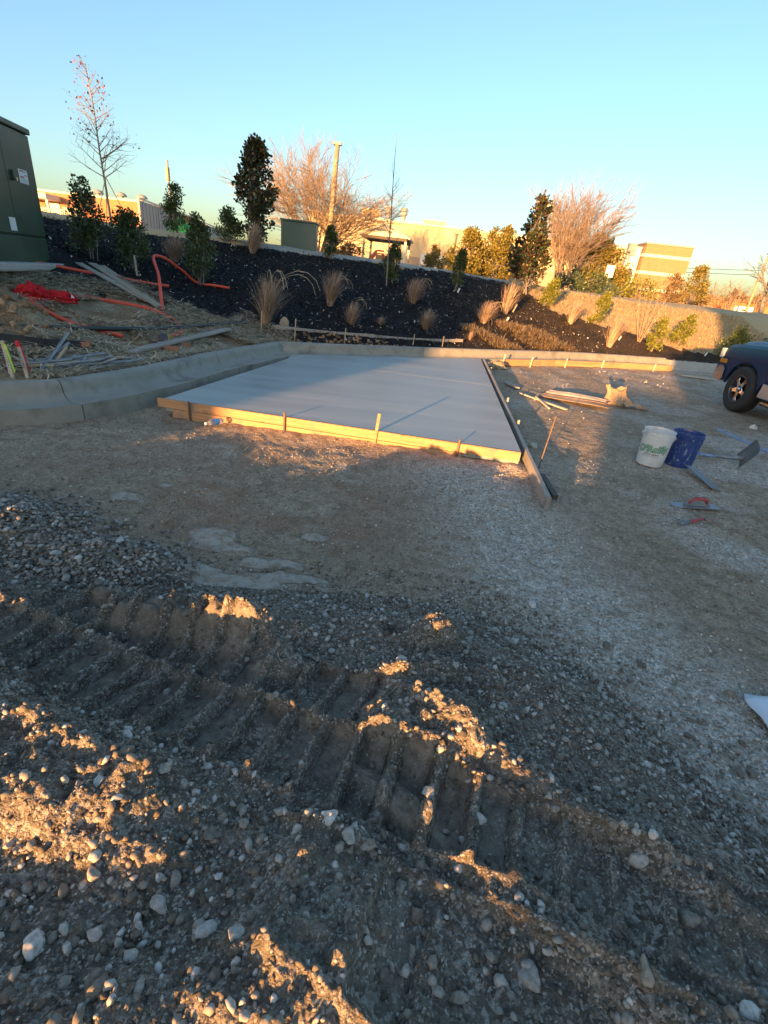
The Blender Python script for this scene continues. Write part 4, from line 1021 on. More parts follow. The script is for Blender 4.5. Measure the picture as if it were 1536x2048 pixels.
# ------------------------------------------------------------------ pickup truck
def pickup():
    blue = M('dark_blue_car_paint', (.004,.030,.085), (.005,.036,.096), 1, .42, 0, spec=.22, coat=.0)
    silver = M('silver_car_paint', (.40,.41,.41), (.46,.47,.47), 1, .38, 0, metal=.4, coat=.4)
    chrome = M('chrome', (.62,.63,.64), None, rough=.12, metal=1.0)
    glass = m_dglass
    o = empty('pickup_truck', (5.93,8.80,0), R(88), 'dark blue pickup truck with silver lower sides parked at the right edge', 'pickup truck')
    # local x forward (front axle at 0), local y to the driver's side (0 = outer wheel face), width 1.95 towards -y
    W = 1.98
    def section(x, zs):      # half section: list of (y inset from side, z)
        pts = [(x, -i, z) for i, z in zs]
        return pts+[(x, -W+i, z) for i, z in reversed(zs)]
    def loft(rows, name, mat, par, smooth=True):
        vs = []; k = len(rows[0]); fs = []
        for r_ in rows: vs += r_
        for i in range(len(rows)-1):
            for j in range(k-1): fs.append((i*k+j, i*k+j+1, (i+1)*k+j+1, (i+1)*k+j))
        fs += [tuple(range(k)), tuple((len(rows)-1)*k+j for j in reversed(range(k)))]
        b = MB().add(vs, fs).build(name, mat, par, smooth=smooth)
        if smooth: b.modifiers.new('edge', 'EDGE_SPLIT').split_angle = R(38)
        return b
    # front clip above the wheel: fender and hood, with the wheel arch left open below z = .86
    rows = []
    for x, top, hood, inset in ((.88,.86,.90,.10),(.84,.98,1.04,.05),(.72,1.06,1.14,.03),(.40,1.10,1.18,.02),(0,1.12,1.205,.02),(-.5,1.14,1.23,.02),(-1.02,1.15,1.25,.02)):
        rows.append(section(x, [(inset+.03,.80),(inset+.005,.84),(inset,.92),(inset+.01,top-.05),(inset+.06,top),(inset+.20,top+.01),(inset+.26,hood-.03),(.36,hood),(.8,hood+.025)]))
    clip = loft(rows, 'hood', blue, o)
    # arch lips: fender sides in front of and behind the wheel opening
    def arch(y0, y1, nm):
        prof = [(.86,.50),(.86,.84)]
        prof += [(x_, .84) for x_ in (.6, .3, 0, -.3, -.62)]
        prof += [(-.62,.56),(-.54,.56)]
        for k in range(15):
            a = R(180-k*180/14)*1.0
            prof.append((.47*math.cos(a), .42+.42*math.sin(a)))
        prof += [(.56,.50)]
        vs = [(x_, y0, z) for x_, z in prof]+[(x_, y1, z) for x_, z in prof]
        n = len(prof); bm = bmesh.new(); L = [bm.verts.new(v) for v in vs]
        f = bm.faces.new(L[:n]); f2 = bm.faces.new(list(reversed(L[n:])))
        for i in range(n): bm.faces.new((L[i], L[n+i], L[n+(i+1) % n], L[(i+1) % n]))
        bmesh.ops.triangulate(bm, faces=[f, f2]); bmesh.ops.recalc_face_normals(bm, faces=bm.faces)
        me = bpy.data.meshes.new(nm); bm.to_mesh(me); bm.free(); return link(nm, me, blue, o)
    arch(-.025, -.07, 'fender'); arch(-W+.025, -W+.07, 'fender')
    # cab and bed
    rows = [section(x, [(.03,.60),(.02,.80),(.02,1.0),(.05,1.12),(.10,1.17),(.5,1.19)]) for x in (-.62,-1.4,-2.9)]
    loft(rows, 'cab_body', blue, o)
    rows = [section(-1.05, [(.10,1.17),(.12,1.20),(.5,1.22)]), section(-1.62, [(.12,1.17),(.26,1.72),(.6,1.80)]), section(-2.5, [(.12,1.17),(.26,1.76),(.6,1.84)]), section(-2.88, [(.12,1.17),(.27,1.70),(.6,1.78)])]
    loft(rows, 'cab_roof', blue, o)
    for s_ in (0, 1):
        y = -.165 if s_ == 0 else -W+.165
        g = MB(); t = .07 if s_ == 0 else -.07
        g.add([(-1.28,y+t,1.21),(-2.75,y+t,1.21),(-2.72,y-t*.6,1.64),(-1.72,y-t*.6,1.64)], [(0,1,2,3)]).build('side_window', glass, o, fix=False)
    MB().add([(-1.10,-.2,1.24),(-1.10,-W+.2,1.24),(-1.60,-W+.34,1.70),(-1.60,-.34,1.70)], [(0,1,2,3)]).build('windscreen', glass, o)
    rows = [section(x, [(.03,.60),(.02,.80),(.02,1.1),(.05,1.22),(.09,1.24)]) for x in (-2.93,-3.4,-4.95)]
    bd = loft(rows, 'bed', blue, o)
    # silver lower sides
    for y0, y1 in ((-.012,-.09), (-W+.012,-W+.09)):
        MB().prism([(-.56,.36),(-.60,.585),(-2.90,.585),(-2.90,.36)], min(y0,y1), max(y0,y1), axis=1).build('lower_side', silver, o, bevel=.012)
        MB().prism([(-4.25,.36),(-4.30,.585),(-4.93,.585),(-4.90,.40)], min(y0,y1), max(y0,y1), axis=1).build('lower_side', silver, o, bevel=.012)
        MB().tube([(-.78,(y0+.02) if y0 > -1 else y0-.02,.30),(-2.7,(y0+.02) if y0 > -1 else y0-.02,.30)], .035, 10).build('step_bar', chrome, o, smooth=True)
    MB().box((-2.2,-W/2,.42), (5.0,W-.35,.30)).build('underbody', m_black, o)
    MB().box((.3,-W/2,.60), (.9,W-.7,.42)).build('engine_bay', m_black, o)
    # front end
    pr = [(.86,.42),(1.02,.44),(1.06,.50),(1.06,.60),(1.02,.68),(.90,.70),(.82,.66),(.80,.50)]
    rows = []
    vs = []; fs = []; n = len(pr)
    ys = [.0,-.06,-.30,-W/2,-W+.30,-W+.06,-W]; pull = [-.26,-.14,-.02,.03,-.02,-.14,-.26]
    for y, q in zip(ys, pull): vs += [(x_+q, y, z) for x_, z in pr]
    for i in range(len(ys)-1):
        for j in range(n): fs.append((i*n+j, i*n+(j+1) % n, (i+1)*n+(j+1) % n, (i+1)*n+j))
    fs += [tuple(range(n)), tuple((len(ys)-1)*n+j for j in reversed(range(n)))]
    bp = MB().add(vs, fs).build('bumper', M('grey_bumper', (.22,.23,.24), (.28,.29,.30), 3, .35, 0, metal=.5), o, smooth=True); bp.modifiers.new('edge', 'EDGE_SPLIT').split_angle = R(40)
    MB().beam((.80,-.02,.62), (1.03,-.32,.62), .012, .022).build('chrome_strip', chrome, bp)
    MB().box((.90,-W/2,.88), (.10,1.2,.30)).build('grille', chrome, o, bevel=.02)
    for y, s_ in ((-.14,1), (-W+.14,-1)):
        h = MB().box((.845,y,.90), (.10,.26,.17)).build('headlight', M('headlight_glass', (.55,.56,.58), None, rough=.1, spec=.8), o, bevel=.02)
        MB().box((.70,y+s_*.09,.775), (.20,.10,.075)).build('turn_signal', M('amber_lens', (.55,.22,.02), None, rough=.25), o, bevel=.01)
    # emblem letters on the door
    me = text_mesh('RAM 1500', .115, .003, .004); e = tag(link('emblem', me, chrome, o), kind='stuff')
    e.matrix_local = Matrix(((-1,0,0,-1.00),(0,0,1,-.016),(0,1,0,.90),(0,0,0,1)))
    # wheels
    tyre = [(.20,-.01),(.255,.0),(.30,.012),(.345,.012),(.375,-.005),(.388,-.035),(.388,-.20),(.375,-.23),(.34,-.245),(.20,-.24)]
    for x, y, flip in ((0,-.02,1), (-3.58,-.02,1), (0,-W+.02,-1), (-3.58,-W+.02,-1)):
        w = empty('wheel', (x, y, .388)); w.parent = o; w.rotation_euler = (R(-90) if flip > 0 else R(90), 0, 0)
        MB().lathe([(r, z) for r, z in tyre], 48, closed=True).build('tyre', m_rubber, w, smooth=True)
        rim = MB().lathe([(.235,.0),(.222,.006),(.212,-.005),(.205,-.05),(.20,-.16),(.06,-.16),(.0,-.16)], 40)
        rim.build('rim', M('dark_alloy', (.12,.12,.125), None, rough=.35, metal=.9), w, smooth=True)
        for k in range(5):
            a = 2*math.pi*k/5+.3
            c, s_ = math.cos(a), math.sin(a)
            def Q(r, t, z): return (r*c-t*s_, r*s_+t*c, z)
            sp_ = MB(); sp_.add([Q(.05,-.045,-.025),Q(.05,.045,-.025),Q(.14,.028,-.012),Q(.21,.055,-.018),Q(.21,-.055,-.018),Q(.14,-.028,-.012),Q(.05,-.045,-.06),Q(.05,.045,-.06),Q(.14,.028,-.06),Q(.21,.055,-.06),Q(.21,-.055,-.06),Q(.14,-.028,-.06)],
                    [(0,1,2,5),(5,2,3,4),(0,6,7,1),(1,7,8,2),(2,8,9,3),(3,9,10,4),(4,10,11,5),(5,11,6,0)]).build('spoke', chrome, w, bevel=.006)
        MB().lathe([(.0,.0),(.03,.0),(.036,-.008),(.04,-.04)], 20).build('hub_cap', chrome, w, smooth=True)
    return o
pickup()

# ------------------------------------------------------------------ plants
def fast_tubes(segs, n=3):
    """segs: rows of x0,y0,z0,r0,x1,y1,z1,r1 -> one mesh of thin prisms"""
    S = np.asarray(segs, float); a = S[:, :3]; b = S[:, 4:7]; d = b-a
    d /= np.maximum(np.linalg.norm(d, axis=1), 1e-9)[:, None]
    ref = np.where(np.abs(d[:, 2:3]) > .9, [[1., 0, 0]], [[0, 0, 1.]])
    u = np.cross(d, ref); u /= np.linalg.norm(u, axis=1)[:, None]; v = np.cross(d, u)
    V = []
    for p, r in ((a, S[:, 3]), (b, S[:, 7])):
        for k in range(n):
            t = 2*math.pi*k/n; V.append(p+(u*math.cos(t)+v*math.sin(t))*r[:, None])
    V = np.stack(V, 1).reshape(-1, 3); base = (np.arange(len(S))*2*n)[:, None]
    F = np.concatenate([base+np.array([[k, (k+1) % n, n+(k+1) % n, n+k]]) for k in range(n)])
    return V, F
def grow(seed, trunk_h, nmain, lens, spread, counts, r0, up=.25, lean=.0, droop=0.0, start=(.25, 1.0), crook=.12, base=None, tilt=(.15,.5), rmin=0.0, taper=False):
    rg = random.Random(seed); trunk = []; br = []; tips = []
    def branch(p, d, L, r, lvl, out):
        n = 4 if lvl < 2 else 3; q = p; dd = d.normalized(); nodes = [(q, r)]
        for i in range(n):
            dd = (dd+Vector((rg.uniform(-1,1), rg.uniform(-1,1), rg.uniform(-.6,.6)))*crook+Vector((0,0,up*.35-droop*lvl*.1))).normalized()
            q2 = q+dd*(L/n); ra = r*(1-.75*i/n); rb = r*(1-.75*(i+1)/n)
            out.append((*q, ra, *q2, rb)); q = q2; nodes.append((q, rb))
        if lvl >= len(counts): tips.append((q, dd)); return
        for c in range(counts[lvl]):
            t = start[0]+(start[1]-start[0])*(c+rg.random())/counts[lvl]; i = min(int(t*n), n-1); f = t*n-i
            s0 = nodes[i][0].lerp(nodes[i+1][0], min(f, 1)); rr = max(nodes[min(i+1, n)][1]*.75, r*.28, rmin)
            az = rg.uniform(0, 2*math.pi); side = Vector((math.cos(az), math.sin(az), 0)); side = (side-dd*side.dot(dd))
            nd = (dd+side.normalized()*spread*rg.uniform(.6, 1.2)).normalized()
            branch(s0, nd, L*lens[lvl]*rg.uniform(.7, 1.15)*((1.25-.95*t) if (taper and lvl == 0) else 1), rr, lvl+1, br)
        tips.append((q, dd))
    if base == 'multi':
        for k in range(nmain):
            az = 2*math.pi*k/nmain+rg.uniform(-.3,.3); tl = rg.uniform(*tilt)
            d = Vector((math.cos(az)*tl, math.sin(az)*tl, 1)); branch(Vector((math.cos(az)*r0, math.sin(az)*r0, -.1)), d, trunk_h, r0*rg.uniform(.7,1), 0, trunk)
    else:
        branch(Vector((0,0,-.1)), Vector((lean, 0, 1)), trunk_h, r0, 0, trunk)
    return trunk, br, tips
def bare_tree(loc, label, m_t, m_b, n_t=6, rz=0.0, leaves=None, group=None, name='bare_tree', **kw):
    o = empty(name, loc, rz, label, 'tree', group)
    tr_, br, tips = grow(**kw)
    V, F = fast_tubes(tr_, n_t); link('trunk', np_mesh('trunk', V, F, smooth=True), m_t, o)
    V, F = fast_tubes(br, 3); tag(link('branches', np_mesh('branches', V, F), m_b, o), kind='stuff')
    if leaves:
        rg = np.random.default_rng(kw['seed']); P = np.array([t[0] for t in tips]); P = P[P[:, 2] > leaves[2]]
        idx = rg.integers(0, len(P), leaves[0]); C = P[idx]+rg.normal(0, .03, (leaves[0], 3))
        Vv, Ff, rn = leaf_quads(C, rg.normal(0, 1, (leaves[0], 3)), leaves[1], rg); link('leaves', np_mesh('leaves', Vv, Ff, rn), leaves[3], o)
    return o
def leaf_quads(C, D, size, rg, wid=.38, fold=.25):
    """pointed leaf per centre: two triangles folded along the midrib, as a quad strip"""
    n = len(C); D = D/np.maximum(np.linalg.norm(D, axis=1), 1e-6)[:, None]
    up = rg.normal(0, 1, (n, 3)); S = np.cross(D, up); S /= np.maximum(np.linalg.norm(S, axis=1), 1e-6)[:, None]
    N = np.cross(S, D); L = (size*rg.uniform(.65, 1.25, n))[:, None]
    a = C; t = C+D*L; m1 = C+D*L*.5+S*L*wid+N*L*fold*.4; m2 = C+D*L*.5-S*L*wid+N*L*fold*.4
    V = np.stack([a, m1, t, m2], 1).reshape(-1, 3); b = (np.arange(n)*4)[:, None]
    F = np.concatenate([b+np.array([[0, 1, 2]]), b+np.array([[0, 2, 3]])]); r = rg.random(n)
    return V, F, np.concatenate([r, r])
def leafy(name, loc, label, h, prof, nleaf, size, mat, m_stem, seed, cat='shrub', group=None, up=.5, clumps=60, stems=5, lean=(0,0), rz=0.0, gap=.55, low=.08, crown='foliage', trunk_r=.012):
    """prof: (height fraction, radius) outline of the crown"""
    o = empty(name, loc, rz, label, cat, group)
    rg = np.random.default_rng(seed); hs = [p[0] for p in prof]; rs = [p[1] for p in prof]
    # clump centres through the volume, leaves gathered on twigs around them
    t = low+(1-low)*rg.random(clumps)**.85; rad = np.interp(t, hs, rs)*np.sqrt(rg.random(clumps))*1.0
    az = rg.uniform(0, 2*np.pi, clumps); K = np.stack([rad*np.cos(az), rad*np.sin(az), t*h], 1)
    sz = rg.uniform(.35, 1.0, clumps)*max(rs)*gap
    w = sz**1.6; pick = rg.choice(clumps, nleaf, p=w/w.sum())
    off = rg.normal(0, 1, (nleaf, 3)); off /= np.linalg.norm(off, axis=1)[:, None]; off *= (sz[pick]*rg.random(nleaf)**.6)[:, None]; off[:, 2] *= 1.15
    C = K[pick]+off; C[:, 2] = np.clip(C[:, 2], .03, None)
    D = off/np.maximum(np.linalg.norm(off, axis=1), 1e-6)[:, None]+np.array([0, 0, up])+rg.normal(0, .45, (nleaf, 3))
    D[:, :2] += C[:, :2]/max(rs)*.4
    C[:, 0] += lean[0]*C[:, 2]; C[:, 1] += lean[1]*C[:, 2]; K[:, 0] += lean[0]*K[:, 2]; K[:, 1] += lean[1]*K[:, 2]
    V, F, rn = leaf_quads(C, D, size, rg); link(crown, np_mesh(crown, V, F, rn), mat, o)
    segs = []; bases = rg.normal(0, max(rs)*.10, (stems, 2))
    tops = [(lean[0]*h*.9+rg.normal(0, max(rs)*.25), lean[1]*h*.9+rg.normal(0, max(rs)*.25), h*rg.uniform(.7, .95)) for _ in range(stems)]
    for (bx, by), tp in zip(bases, tops):
        a = np.array([bx, by, -.05]); b = np.array(tp); prev = a
        for k in range(1, 6):
            q = a+(b-a)*k/5+rg.normal(0, .012*h, 3)*(k < 5); segs.append((*prev, trunk_r*(1-.15*(k-1)), *q, trunk_r*(1-.15*k))); prev = q
    for k in range(min(clumps, 70)):
        tp = tops[k % stems]; bx, by = bases[k % stems]; f = max(.1, K[k, 2]/h-.15)
        a = np.array([bx, by, 0])*(1-f)+np.array(tp)*f; segs.append((*a, trunk_r*.4, *K[k], trunk_r*.2))
    V, F = fast_tubes(segs, 4); link('stems', np_mesh('stems', V, F), m_stem, o)
    return o
m_bark = M('grey_bark', (.20,.165,.135), (.27,.225,.185), 12, .9, .4, 50)
m_twig = M('tan_twig', (.27,.19,.125), (.36,.26,.17), 8, .9)
m_twig2 = M('pinkish_twig', (.26,.19,.14), (.34,.25,.19), 8, .9)
m_gbark = M('greyish_twig', (.16,.15,.14), (.22,.20,.18), 10, .9)
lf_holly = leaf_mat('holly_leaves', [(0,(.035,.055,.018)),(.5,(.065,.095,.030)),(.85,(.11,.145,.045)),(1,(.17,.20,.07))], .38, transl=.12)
lf_mag = leaf_mat('magnolia_leaves', [(0,(.022,.036,.014)),(.6,(.042,.065,.024)),(1,(.08,.10,.038))], .32, back=(.085,.052,.026))
lf_gold = leaf_mat('olive_leaves', [(0,(.11,.10,.018)),(.5,(.20,.165,.028)),(1,(.32,.24,.05))], .6, transl=.25)
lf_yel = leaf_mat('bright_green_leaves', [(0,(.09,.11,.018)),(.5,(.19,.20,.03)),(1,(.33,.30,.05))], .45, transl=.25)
lf_red = leaf_mat('red_leaves', [(0,(.12,.035,.03)),(1,(.24,.09,.07))], .7)
lf_straw = leaf_mat('dry_blades', [(0,(.22,.14,.095)),(.5,(.42,.29,.20)),(1,(.64,.48,.34))], .8, transl=.15)
lf_brown = leaf_mat('brown_shrub_leaves', [(0,(.10,.06,.025)),(1,(.22,.14,.06))], .8, transl=.15)
lf_hay = leaf_mat('orange_hay', [(0,(.24,.15,.075)),(.5,(.36,.25,.13)),(1,(.46,.34,.19))], .85, transl=.15)

def at(x, y, dz=0): return (x, y, hz(x, y)+dz)
# young evergreen shrubs on the bank: x, y, height, radius, label
GS = 'young evergreen shrubs on the bank'
SH = [(-5.63,9.24,1.22,.26,'tall young holly on the bank just right of the transformer',(.0,0)), (-5.20,9.74,.85,.33,'low rounded holly between the tall holly and the orange loop',(0,0)),
      (-4.23,10.46,1.15,.27,'young holly with its foot on the orange conduit end',(.03,0)), (-6.25,14.15,1.05,.28,'young holly on the crest in front of the grey panel fence',(0,0)),
      (-4.85,14.1,.62,.34,'low holly at the left foot of the tall magnolia',(0,0)), (-2.30,15.0,.75,.18,'small young holly in front of the bare spreading tree',(0,0)),
      (-.52,14.45,.90,.22,'young holly at the foot of the thin sapling',(0,0)), (1.34,15.6,1.02,.20,'young holly with a white tag on the mulch right of the canopy',(.05,0)),
      (4.25,16.6,.75,.26,'young bright shrub leaning at the foot of the second magnolia',(.35,.1)), (5.75,16.0,.85,.22,'narrow young shrub at the lawn edge in the sun',(.25,0)),
      (7.25,15.0,.85,.28,'young shrub by the bare multi stem sapling near the curb',(.12,0)), (8.3,15.75,.85,.25,'thin young shrub in the sunlit lawn corner near the curb',(.25,.1)),
      (9.75,15.42,.80,.42,'bushy yellow green shrub beside the pickup bonnet',(.15,0))]
for i, (x, y, h, r, lb, ln) in enumerate(SH):
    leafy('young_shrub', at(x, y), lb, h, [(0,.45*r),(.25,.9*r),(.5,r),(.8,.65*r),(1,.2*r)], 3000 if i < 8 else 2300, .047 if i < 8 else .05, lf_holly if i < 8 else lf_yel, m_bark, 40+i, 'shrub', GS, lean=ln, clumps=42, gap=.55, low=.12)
leafy('dark_shrub', at(12.2,16.6), 'dark low shrub behind the pickup bonnet', .7, [(0,.4),(.5,.6),(1,.3)], 900, .07, lf_holly, m_bark, 77, 'shrub', clumps=30)
# upright magnolias
leafy('magnolia_tree', at(-4.20,14.3), 'tall dense dark magnolia on the crest left of the green box', 2.2, [(0,.26),(.15,.44),(.4,.48),(.7,.40),(.9,.24),(1,.07)], 5200, .085, lf_mag, m_bark, 5, 'tree', 'upright magnolias on the crest', clumps=110, gap=.38, low=.07, crown='crown', up=.6, trunk_r=.028, stems=4)
leafy('magnolia_tree', at(3.72,17.3), 'dark loose magnolia on the crest right of the golden shrubs', 2.55, [(0,.25),(.2,.62),(.45,.66),(.7,.40),(.9,.28),(1,.1)], 3600, .105, lf_mag, m_bark, 8, 'tree', 'upright magnolias on the crest', clumps=60, gap=.36, low=.10, crown='crown', up=.6, lean=(-.03,0), trunk_r=.028, stems=4)
# ornamental grasses
def make_clump(seed, n, h, spread, lean):
    rg = np.random.default_rng(seed); V = []; F = []; rn = []; b = 0
    for k in range(n):
        az = rg.uniform(0, 6.283); tilt = abs(rg.normal(0, spread)); L = h*rg.uniform(.35, 1.0)**.8; w = .0062
        bend = rg.uniform(.0, 1.1)*(.4+tilt); r0 = rg.uniform(0, .06)
        d = np.array([math.cos(az), math.sin(az)]); q = np.array([d[0]*r0, d[1]*r0, 0.]); a = tilt; c = rg.random()
        tw = rg.normal(0, .25)
        for j in range(5):
            dd = np.array([math.cos(az+tw*j), math.sin(az+tw*j)]); s = np.array([-dd[1], dd[0], 0])*w
            V += [q-s*(1-j*.2), q+s*(1-j*.2)]
            st = L/4; q = q+np.array([dd[0]*math.sin(a)+lean[0]*(.3+.25*j), dd[1]*math.sin(a)+lean[1]*(.3+.25*j), math.cos(a)])*st; a += bend*.35*(1+j*.5)
        for j in range(4): F.append((b+2*j, b+2*j+1, b+2*j+3, b+2*j+2)); rn.append(c)
        b += 10
    return np.array(V), np.array(F), rn
def plume_mesh(seed, n, h, side):
    rg = random.Random(seed); mb = MB()
    for k in range(n):
        az = side+rg.uniform(-.9,.9); a = rg.uniform(.05,.25); q = Vector((0,0,.1)); pts = [q]; rr = [.003]
        for j in range(9):
            q = q+Vector((math.cos(az)*math.sin(a), math.sin(az)*math.sin(a), math.cos(a)))*(h*rg.uniform(.85,1.05)/8); a += .10+.11*j*rg.uniform(.6,1.2)*.6
            pts.append(q); rr.append(.0022 if j < 5 else .006-.0006*(j-5))
        mb.tube(pts, rr, 4)
    me = mb.mesh('plumes'); return me
plumes = [plume_mesh(1, 5, 1.15, -.3), plume_mesh(2, 3, .8, .2)]
m_plume = M('pale_plume', (.36,.28,.18), (.42,.33,.22), 20, .9)
GG = 'dry ornamental grass clumps on the bank'
GR = [(-2.66,9.62,1.35,2,0,'largest tan grass clump with tall drooping plumes behind the curb corner'), (-1.73,11.50,1.15,2,1,'upright tan grass clump left of the pair in the middle of the bank'), (-1.16,10.75,.95,1,1,'bushy tan grass clump just behind the weathered strip'),
      (-.55,11.15,.42,1,None,'small pale grass tuft between the two bushy clumps'), (.11,13.34,1.0,0,1,'tan grass clump below the holly by the sapling'), (.46,11.75,1.05,1,None,'round bushy tan grass clump in the middle of the bank'),
      (1.55,11.95,.40,1,None,'small golden grass tuft beside the end of the weathered strip'), (2.02,13.5,1.1,0,1,'tan grass clump with a long fallen stem right of the round clump'), (2.80,14.9,1.15,2,None,'narrow upright grass clump below the second magnolia'),
      (4.90,15.55,1.15,2,None,'sunlit orange grass clump above the orange straw'), (5.80,14.45,1.15,2,None,'sunlit reddish grass clump next to the curb'), (-5.05,11.2,1.05,0,None,'pale grass clump behind the orange loop'),
      (-4.05,13.5,1.1,0,None,'pale grass clump at the foot of the tall magnolia'), (-6.1,9.9,1.1,0,None,'pale grass clump half hidden behind the tall holly')]
for i, (x, y, sc, k, pl, lb) in enumerate(GR):
    o = empty('grass_clump', at(x, y, -.02), i*1.3, lb, 'ornamental grass', GG)
    n_, h_, sp_ = ((520,.62,.30),(560,.52,.46),(460,.70,.20))[k]
    V, F, rn = make_clump(100+i, n_, h_, sp_, (.22*math.cos(.2-i*1.3)+.05*math.sin(i*5), .22*math.sin(.2-i*1.3)))
    link('blades', np_mesh('blades', V, F, rn), lf_straw, o); o.scale = (sc*(.95+.2*math.sin(i*2.1)), sc*(.95+.15*math.cos(i*1.7)), sc*(1+.12*math.sin(i*3.3)))
    if pl is not None: link('plumes', plumes[pl], m_plume, o).rotation_euler = (0,0,-i*1.3)
# staked young tree at the left and the saplings
o = bare_tree(at(-8.73,15.5), 'young bare tree with a few red leaves, staked on the crest at left', m_bark, m_twig2, 6, leaves=(120, .07, 1.9, lf_red), name='young_tree',
          seed=21, trunk_h=3.6, nmain=1, lens=(.30,.5,.5), spread=2.0, counts=(40,5,3), r0=.034, up=.16, start=(.32,.97), crook=.07, taper=True)
for ax_, ay_ in ((.62,.1), (-.32,.3), (-.25,-.4)): MB().tube([(ax_,ay_,-.2),(.0,0,1.12)], .012, 5).build('support_stake', m_stake, o)
bare_tree(at(-.62,14.0), 'thin leafless sapling rising above the canopy on the bank', m_gbark, m_gbark, 5, name='sapling', seed=31, trunk_h=3.35, nmain=1, lens=(.13,.6,.5), spread=1.3, counts=(20,3,2), r0=.022, up=.25, start=(.25,.72), crook=.04)
bare_tree(at(7.05,15.5), 'bare multi stem sapling leaning right in front of the sunny lawn', m_twig, m_twig, 5, name='sapling', seed=33, trunk_h=1.9, nmain=5, lens=(.55,.5), spread=.5, counts=(4,3), r0=.014, up=.35, base='multi', start=(.4,1), crook=.05)

# ------------------------------------------------------------------ background on the plateau
def bz(x, y): return hz(x, y)
def mat_brickwall(name, c1, c2, mortar, sc):
    m, n, l, p = new_mat(name); p.inputs['Roughness'].default_value = .9
    tc = n.new('ShaderNodeTexCoord'); sp_ = n.new('ShaderNodeSeparateXYZ'); l.new(tc.outputs['Object'], sp_.inputs[0])
    cb = n.new('ShaderNodeCombineXYZ'); l.new(sp_.outputs[0], cb.inputs[0]); l.new(sp_.outputs[2], cb.inputs[1])
    b = n.new('ShaderNodeTexBrick'); b.inputs['Scale'].default_value = sc; b.inputs['Color1'].default_value = c4(c1); b.inputs['Color2'].default_value = c4(c2); b.inputs['Mortar'].default_value = c4(mortar)
    b.inputs['Mortar Size'].default_value = .02; l.new(cb.outputs[0], b.inputs['Vector']); l.new(b.outputs[0], p.inputs['Base Color']); return m
m_obrick = mat_brickwall('orange_brick', (.46,.19,.075), (.40,.155,.06), (.45,.25,.14), 2.2)
m_tbrick = mat_brickwall('tan_brick', (.33,.21,.11), (.29,.185,.095), (.26,.17,.10), 1.6)
m_beige = M('beige_painted_wall', (.56,.43,.25), (.60,.47,.28), .6, .9, .1, 10)
m_brown = M('brown_wall', (.33,.25,.18), (.38,.29,.21), 1, .9, .1, 10)
m_trim = M('pale_trim', (.62,.58,.48), None, rough=.8)
m_greyp = M('grey_metal_panel', (.27,.27,.265), (.31,.31,.30), .5, .6)
m_door = M('pale_door_paint', (.62,.62,.60), None, rough=.6)
def box_obj(name, x0, x1, y0, y1, z0, z1, mat, par=None, bevel=0): return MB().box(((x0+x1)/2,(y0+y1)/2,(z0+z1)/2), (abs(x1-x0),abs(y1-y0),abs(z1-z0))).build(name, mat, par, bevel=bevel)

# orange brick building at the left
b = empty('brick_building', (-24.5,40,2.0), 0, 'sunlit orange brick building behind the staked young tree', 'building')
box_obj('wall', -5.5,4.15,0,9,-.4,2.55,m_obrick,b)
box_obj('parapet_cap', -5.6,4.25,-.08,9.1,2.553,2.68,m_trim,b)
box_obj('canopy', -5.4,-1.6,-1.6,-.003,2.02,2.36,m_trim,b)
for x in (-5.2,-3.4,-1.75): box_obj('canopy_post', x,x+.16,-1.5,-1.34,-.4,2.017,m_trim,b)
w = box_obj('window', -1.4,-.3,-.05,.05,.3,1.6,m_dglass,b); box_obj('window_frame', -1.5,-.2,-.08,-.053,1.6,1.72,m_trim,w)
d = box_obj('door', -2.6,-1.75,-.05,.05,-.2,1.9,m_door,b)
for x in (-.2,1.6,3.2):
    v = empty('roof_vent', (x-24.5,42.5,4.68), 0, {-.2:'leftmost round roof vent on the orange brick building', 1.6:'middle round roof vent on the orange brick building', 3.2:'right round roof vent on the orange brick building'}[x], 'roof vent', 'roof vents on the brick building')
    MB().lathe([(.16,0),(.16,.35)], 12).build('pipe', m_greyp, v); MB().lathe([(.0,.62),(.3,.55),(.42,.4),(.42,.35),(.0,.35)], 16).build('hood', m_greyp, v, smooth=True)
g = empty('white_railing', (-26.2,37.5,2.2), 0, 'pale picket railing in front of the brick building canopy', 'railing')
for k in range(18): box_obj('picket', k*.13,k*.13+.045,0,.04,-.2,1.25,m_trim,g)
for z in (.1,1.15): box_obj('rail', -.05,2.35,.043,.09,z,z+.08,m_trim,g)
# grey panel fence
f = empty('panel_fence', (-19.3,38,2.1), math.atan2(32,-4.65), 'tall grey metal panel fence receding beside the brick building', 'fence')
for k in range(8):
    box_obj('panel', k*4+.06,k*4+3.94,-.03,.03,-.4,2.45,m_greyp,f)
    for j in range(5): box_obj('rib', k*4+.6+j*.7,k*4+.66+j*.7,-.055,-.032,-.4,2.44,m_greyp,f.children[-1])
for k in range(9): box_obj('post', k*4-.05,k*4+.05,-.07,.07,-.4,2.52,m_greyp,f)
box_obj('cap_rail', 0,32,-.06,.06,2.522,2.62,m_trim,f)
# green tarpaulin heap and bin
crumple('green_tarp', (-12.95,30,bz(-12.95,30)), (.62,.5,.75), 3, M('bright_green_tarp', (.03,.30,.06), (.05,.38,.08), 4, .6), 'bright green tarpaulin heap behind the crest at left', 'tarp')
